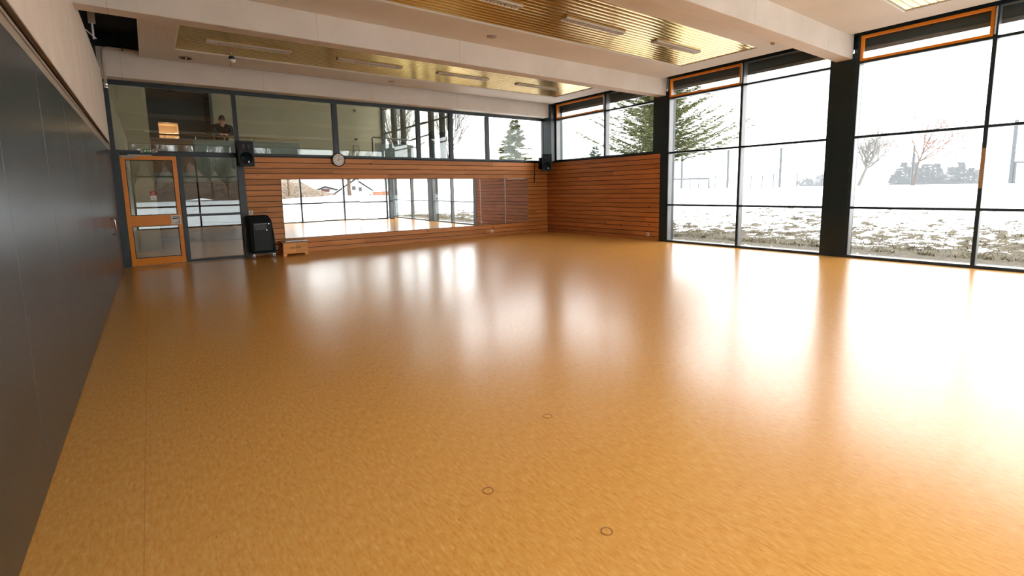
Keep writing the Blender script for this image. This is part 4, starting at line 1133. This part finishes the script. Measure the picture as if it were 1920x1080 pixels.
# ball-catch poles, goals, fence posts
def polar(u, D):
    ang = R(36.26) + math.atan((u - 960) / 918.27 * 0.992); return D * math.sin(ang), D * math.cos(ang)
for u, D, hh, lb in ((1280, 58, 3.5, 'tall grey net pole left of the pipe goal on the field'), (1366, 56, 3.9, 'tall grey net pole right of the pipe goal'), (1464, 56, 3.85, 'tall grey net pole in the middle of the right-hand pane'), (1897, 52, 4.6, 'thick grey net pole beside the goal near the right picture edge'), (1712, 60, 2.9, 'grey net pole standing in front of the misty conifers')):
    x, y = polar(u, D); mb = MB(); mb.tube([(0, 0, -1.2), (0, 0, hh)], 0.12, 8)
    o = mb.build('net_pole', 'metal_grey', None); put(o, x, y, 0, 1, 0, lb, 'pole')
ln = ['first', 'second', 'third', 'fourth', 'fifth', 'sixth', 'seventh', 'eighth']
for i, (u, hh) in enumerate(((1296, 1.1), (1312, 1.2), (1343, 1.2), (1410, 1.1), (1431, 1.0), (1452, 1.2), (1496, 1.1), (1543, 1.1))):
    x, y = polar(u, 62); mb = MB(); mb.tube([(0, 0, -1.5), (0, 0, hh)], 0.065, 6)
    o = mb.build('fence_post', 'metal_grey', None); put(o, x, y, 0, 1, 0.3, 'thin fence post on the horizon, %s from the left' % ln[i], 'fence post', 'thin fence posts along the far edge of the field')
def goal(u0, u1, D, hh, label, dep=1.6):
    x0, y0 = polar(u0, D); x1, y1 = polar(u1, D); a = Vector((x0, y0, 0)); b = Vector((x1, y1, 0)); z0 = ground_z(x0, y0) - 0.3
    n = Vector((x0, y0, 0)).normalized() * dep
    t = thing('football_goal', (x0, y0, z0), label, 'goal')
    MB().tube([a + Vector((0, 0, z0)), a + Vector((0, 0, z0 + hh)), b + Vector((0, 0, z0 + hh)), b + Vector((0, 0, z0))], 0.10, 8).build('goal_frame', 'metal_grey', t)
    MB().tube([a + Vector((0, 0, z0 + hh)), a + n * 0.6 + Vector((0, 0, z0 + hh)), a + n + Vector((0, 0, z0))], 0.04, 6).build('side_bar', 'metal_grey', t)
    MB().tube([b + Vector((0, 0, z0 + hh)), b + n * 0.6 + Vector((0, 0, z0 + hh)), b + n + Vector((0, 0, z0))], 0.04, 6).build('side_bar', 'metal_grey', t)
goal(1255, 1332, 56, 1.35, 'grey pipe goal on the snow left of the thin window mullion')
goal(1903, 1960, 52, 1.85, 'grey pipe goal cut by the right picture edge')

# ---- houses reflected in the mirrors
def house(name, c, w, d, hw, hr, label, ang, wins, door=None, sign=None):
    """gable end faces +y (towards the hall) before rotation"""
    t = thing(name, (0, 0, 0), label, 'house')
    mb = MB(); mb.prism([(-w / 2, 0), (w / 2, 0), (w / 2, hw), (0, hr), (-w / 2, hw)], 'y', -d, 0); mb.build('walls', 'house_white', t)
    o_ = 0.5; k = (hr - hw) / (w / 2)
    for sx in (-1, 1):
        mb = MB(); mb.prism([(0, hr + 0.05), (sx * (w / 2 + o_), hw - k * o_ + 0.05), (sx * (w / 2 + o_), hw - k * o_ + 0.33), (0, hr + 0.36)], 'y', -d - 0.4, 0.45); rf = mb.build('roof', 'roof_snow', t)
        mb = MB(); mb.prism([(0, hr - 0.12), (sx * (w / 2 + o_), hw - k * o_ - 0.12), (sx * (w / 2 + o_), hw - k * o_ + 0.22), (0, hr + 0.26)], 'y', 0.45, 0.55); mb.build('barge_board', 'eave', rf)
    for (x, z, ww, hh) in wins: MB().box(x, x + ww, -0.02, 0.04, z, z + hh).build('window', 'garage', t)
    if door: MB().box(door[0], door[1], -0.02, 0.05, 0, door[2]).build('garage_door', 'garage', t)
    if sign: MB().box(*sign[:2], 0.0, 0.1, *sign[2:]).build('gable_sign', plain('brown_gable_board', srgb(80, 40, 32), 0.8), t)
    t.location = c; t.rotation_euler.z = ang
    return t
house('garden_house', (31.2, -86.0, -1.0), 7.0, 9, 2.95, 3.95, 'low white house with shallow gable roof and garage door, reflected in the mirrors', R(17), [], (0.2, 2.0, 2.5), (-0.9, 0.8, 2.9, 3.5))
house('tall_house', (34.4, -75.0, -0.6), 7.6, 6.5, 2.4, 5.1, 'tall white house with a steep snowy gable roof, reflected in the mirrors', R(20), [(-1.0, 2.7, 0.75, 0.8), (0.35, 2.7, 0.75, 0.8), (2.6, 1.1, 0.3, 0.9), (-2.6, 0.9, 0.6, 0.5)])
t = thing('wooden_fence', (27.8, -45, 0.6), 'pale orange wooden fence beside the tall house, reflected in the mirrors', 'fence')
MB().box(26.6, 29.4, -45.0, -44.9, 0.6, 1.8).build('fence_boards', 'wood_orange', t)
MB().box(26.6, 29.4, -44.98, -44.92, 1.8, 1.9).build('snow_cap', 'roof_snow', t)
b6 = bare_tree('bare_tree', 27, 9.5, 'bark_brown', 0.22, 0.5, 5, up_=0.5); put(b6, 16.9, -26.0, 0.5, 1, -0.2, 'thick-trunked bare tree in front of the tall white house')
b7 = bare_tree('bare_tree', 28, 6.0, 'bark_brown', 0.10, 0.35, 6, up_=1.0, kids_n=(3, 4))
# brown brush on the slope, left side of the mirrors and in the door glass
rn = random.Random(77); nb = 0
spots = [(-11 + 2.0 * i + rn.uniform(-0.5, 0.5), -30 + rn.uniform(-3, 3) - 0.15 * i) for i in range(13)]
for i, (x, y) in enumerate(spots):
    o = b7 if i == 0 else b7.copy()
    if i: COL.objects.link(o)
    put(o, x, y, rn.uniform(0, 6), rn.uniform(0.85, 1.3), 0.3, 'bare brown tree in the thicket behind the hall', 'tree', 'bare brown trees of the thicket reflected in the glass')

# hill behind the thicket (forest slope)
mb = MB()
xs = steps(-70, 21, 44); prof = [(-34, 1.0), (-40, 3.0), (-48, 5.6), (-60, 7.0), (-75, 7.2)]
vs = [[mb.bm.verts.new((x, y, 0.9 + (z - 0.9) * min(1, max(0.0, (21 - x) / 7)) + 0.7 * noise.noise(Vector((x * 0.3, y * 0.3, 0))))) for (y, z) in prof] for x in xs]
for i in range(len(xs) - 1):
    for j in range(len(prof) - 1): mb.bm.faces.new((vs[i][j], vs[i + 1][j], vs[i + 1][j + 1], vs[i][j + 1]))
q = NT('brown_woodland_slope'); vv_ = q.tc(); n_ = q.noise(q.mapping(vv_, (3, 1, 1.0)), 1.4, 6, 0.75)
q.base(q.ramp(n_, [(0.35, srgb(54, 40, 28)), (0.5, srgb(84, 64, 44)), (0.66, srgb(130, 112, 92))])); q.set(Roughness=0.9)
M['woodland'] = q.m
struct('hill', mb, 'woodland', 'brown brush-covered slope behind the hall, seen in the mirrors', 'hill')

# ---- winter mist lying over the fields (real volume)
def mist(name, x0, x1, y0, y1, z0, z1, dens, label):
    mt = bpy.data.materials.new('mist'); mt.use_nodes = True; n = mt.node_tree.nodes; n.remove(n['Principled BSDF'])
    vs_ = n.new('ShaderNodeVolumeScatter'); vs_.inputs['Color'].default_value = (0.97, 0.985, 1, 1); vs_.inputs['Density'].default_value = dens
    mt.node_tree.links.new(vs_.outputs[0], n['Material Output'].inputs['Volume'])
    M['mist'] = mt
    o = MB().box(x0, x1, y0, y1, z0, z1).build(name, 'mist', None); tag(o, label, 'mist', None, 'stuff'); return o
mist('mist', 24, 220, -20, 200, -8, 26, 0.0019, 'pale winter mist over the sports field')
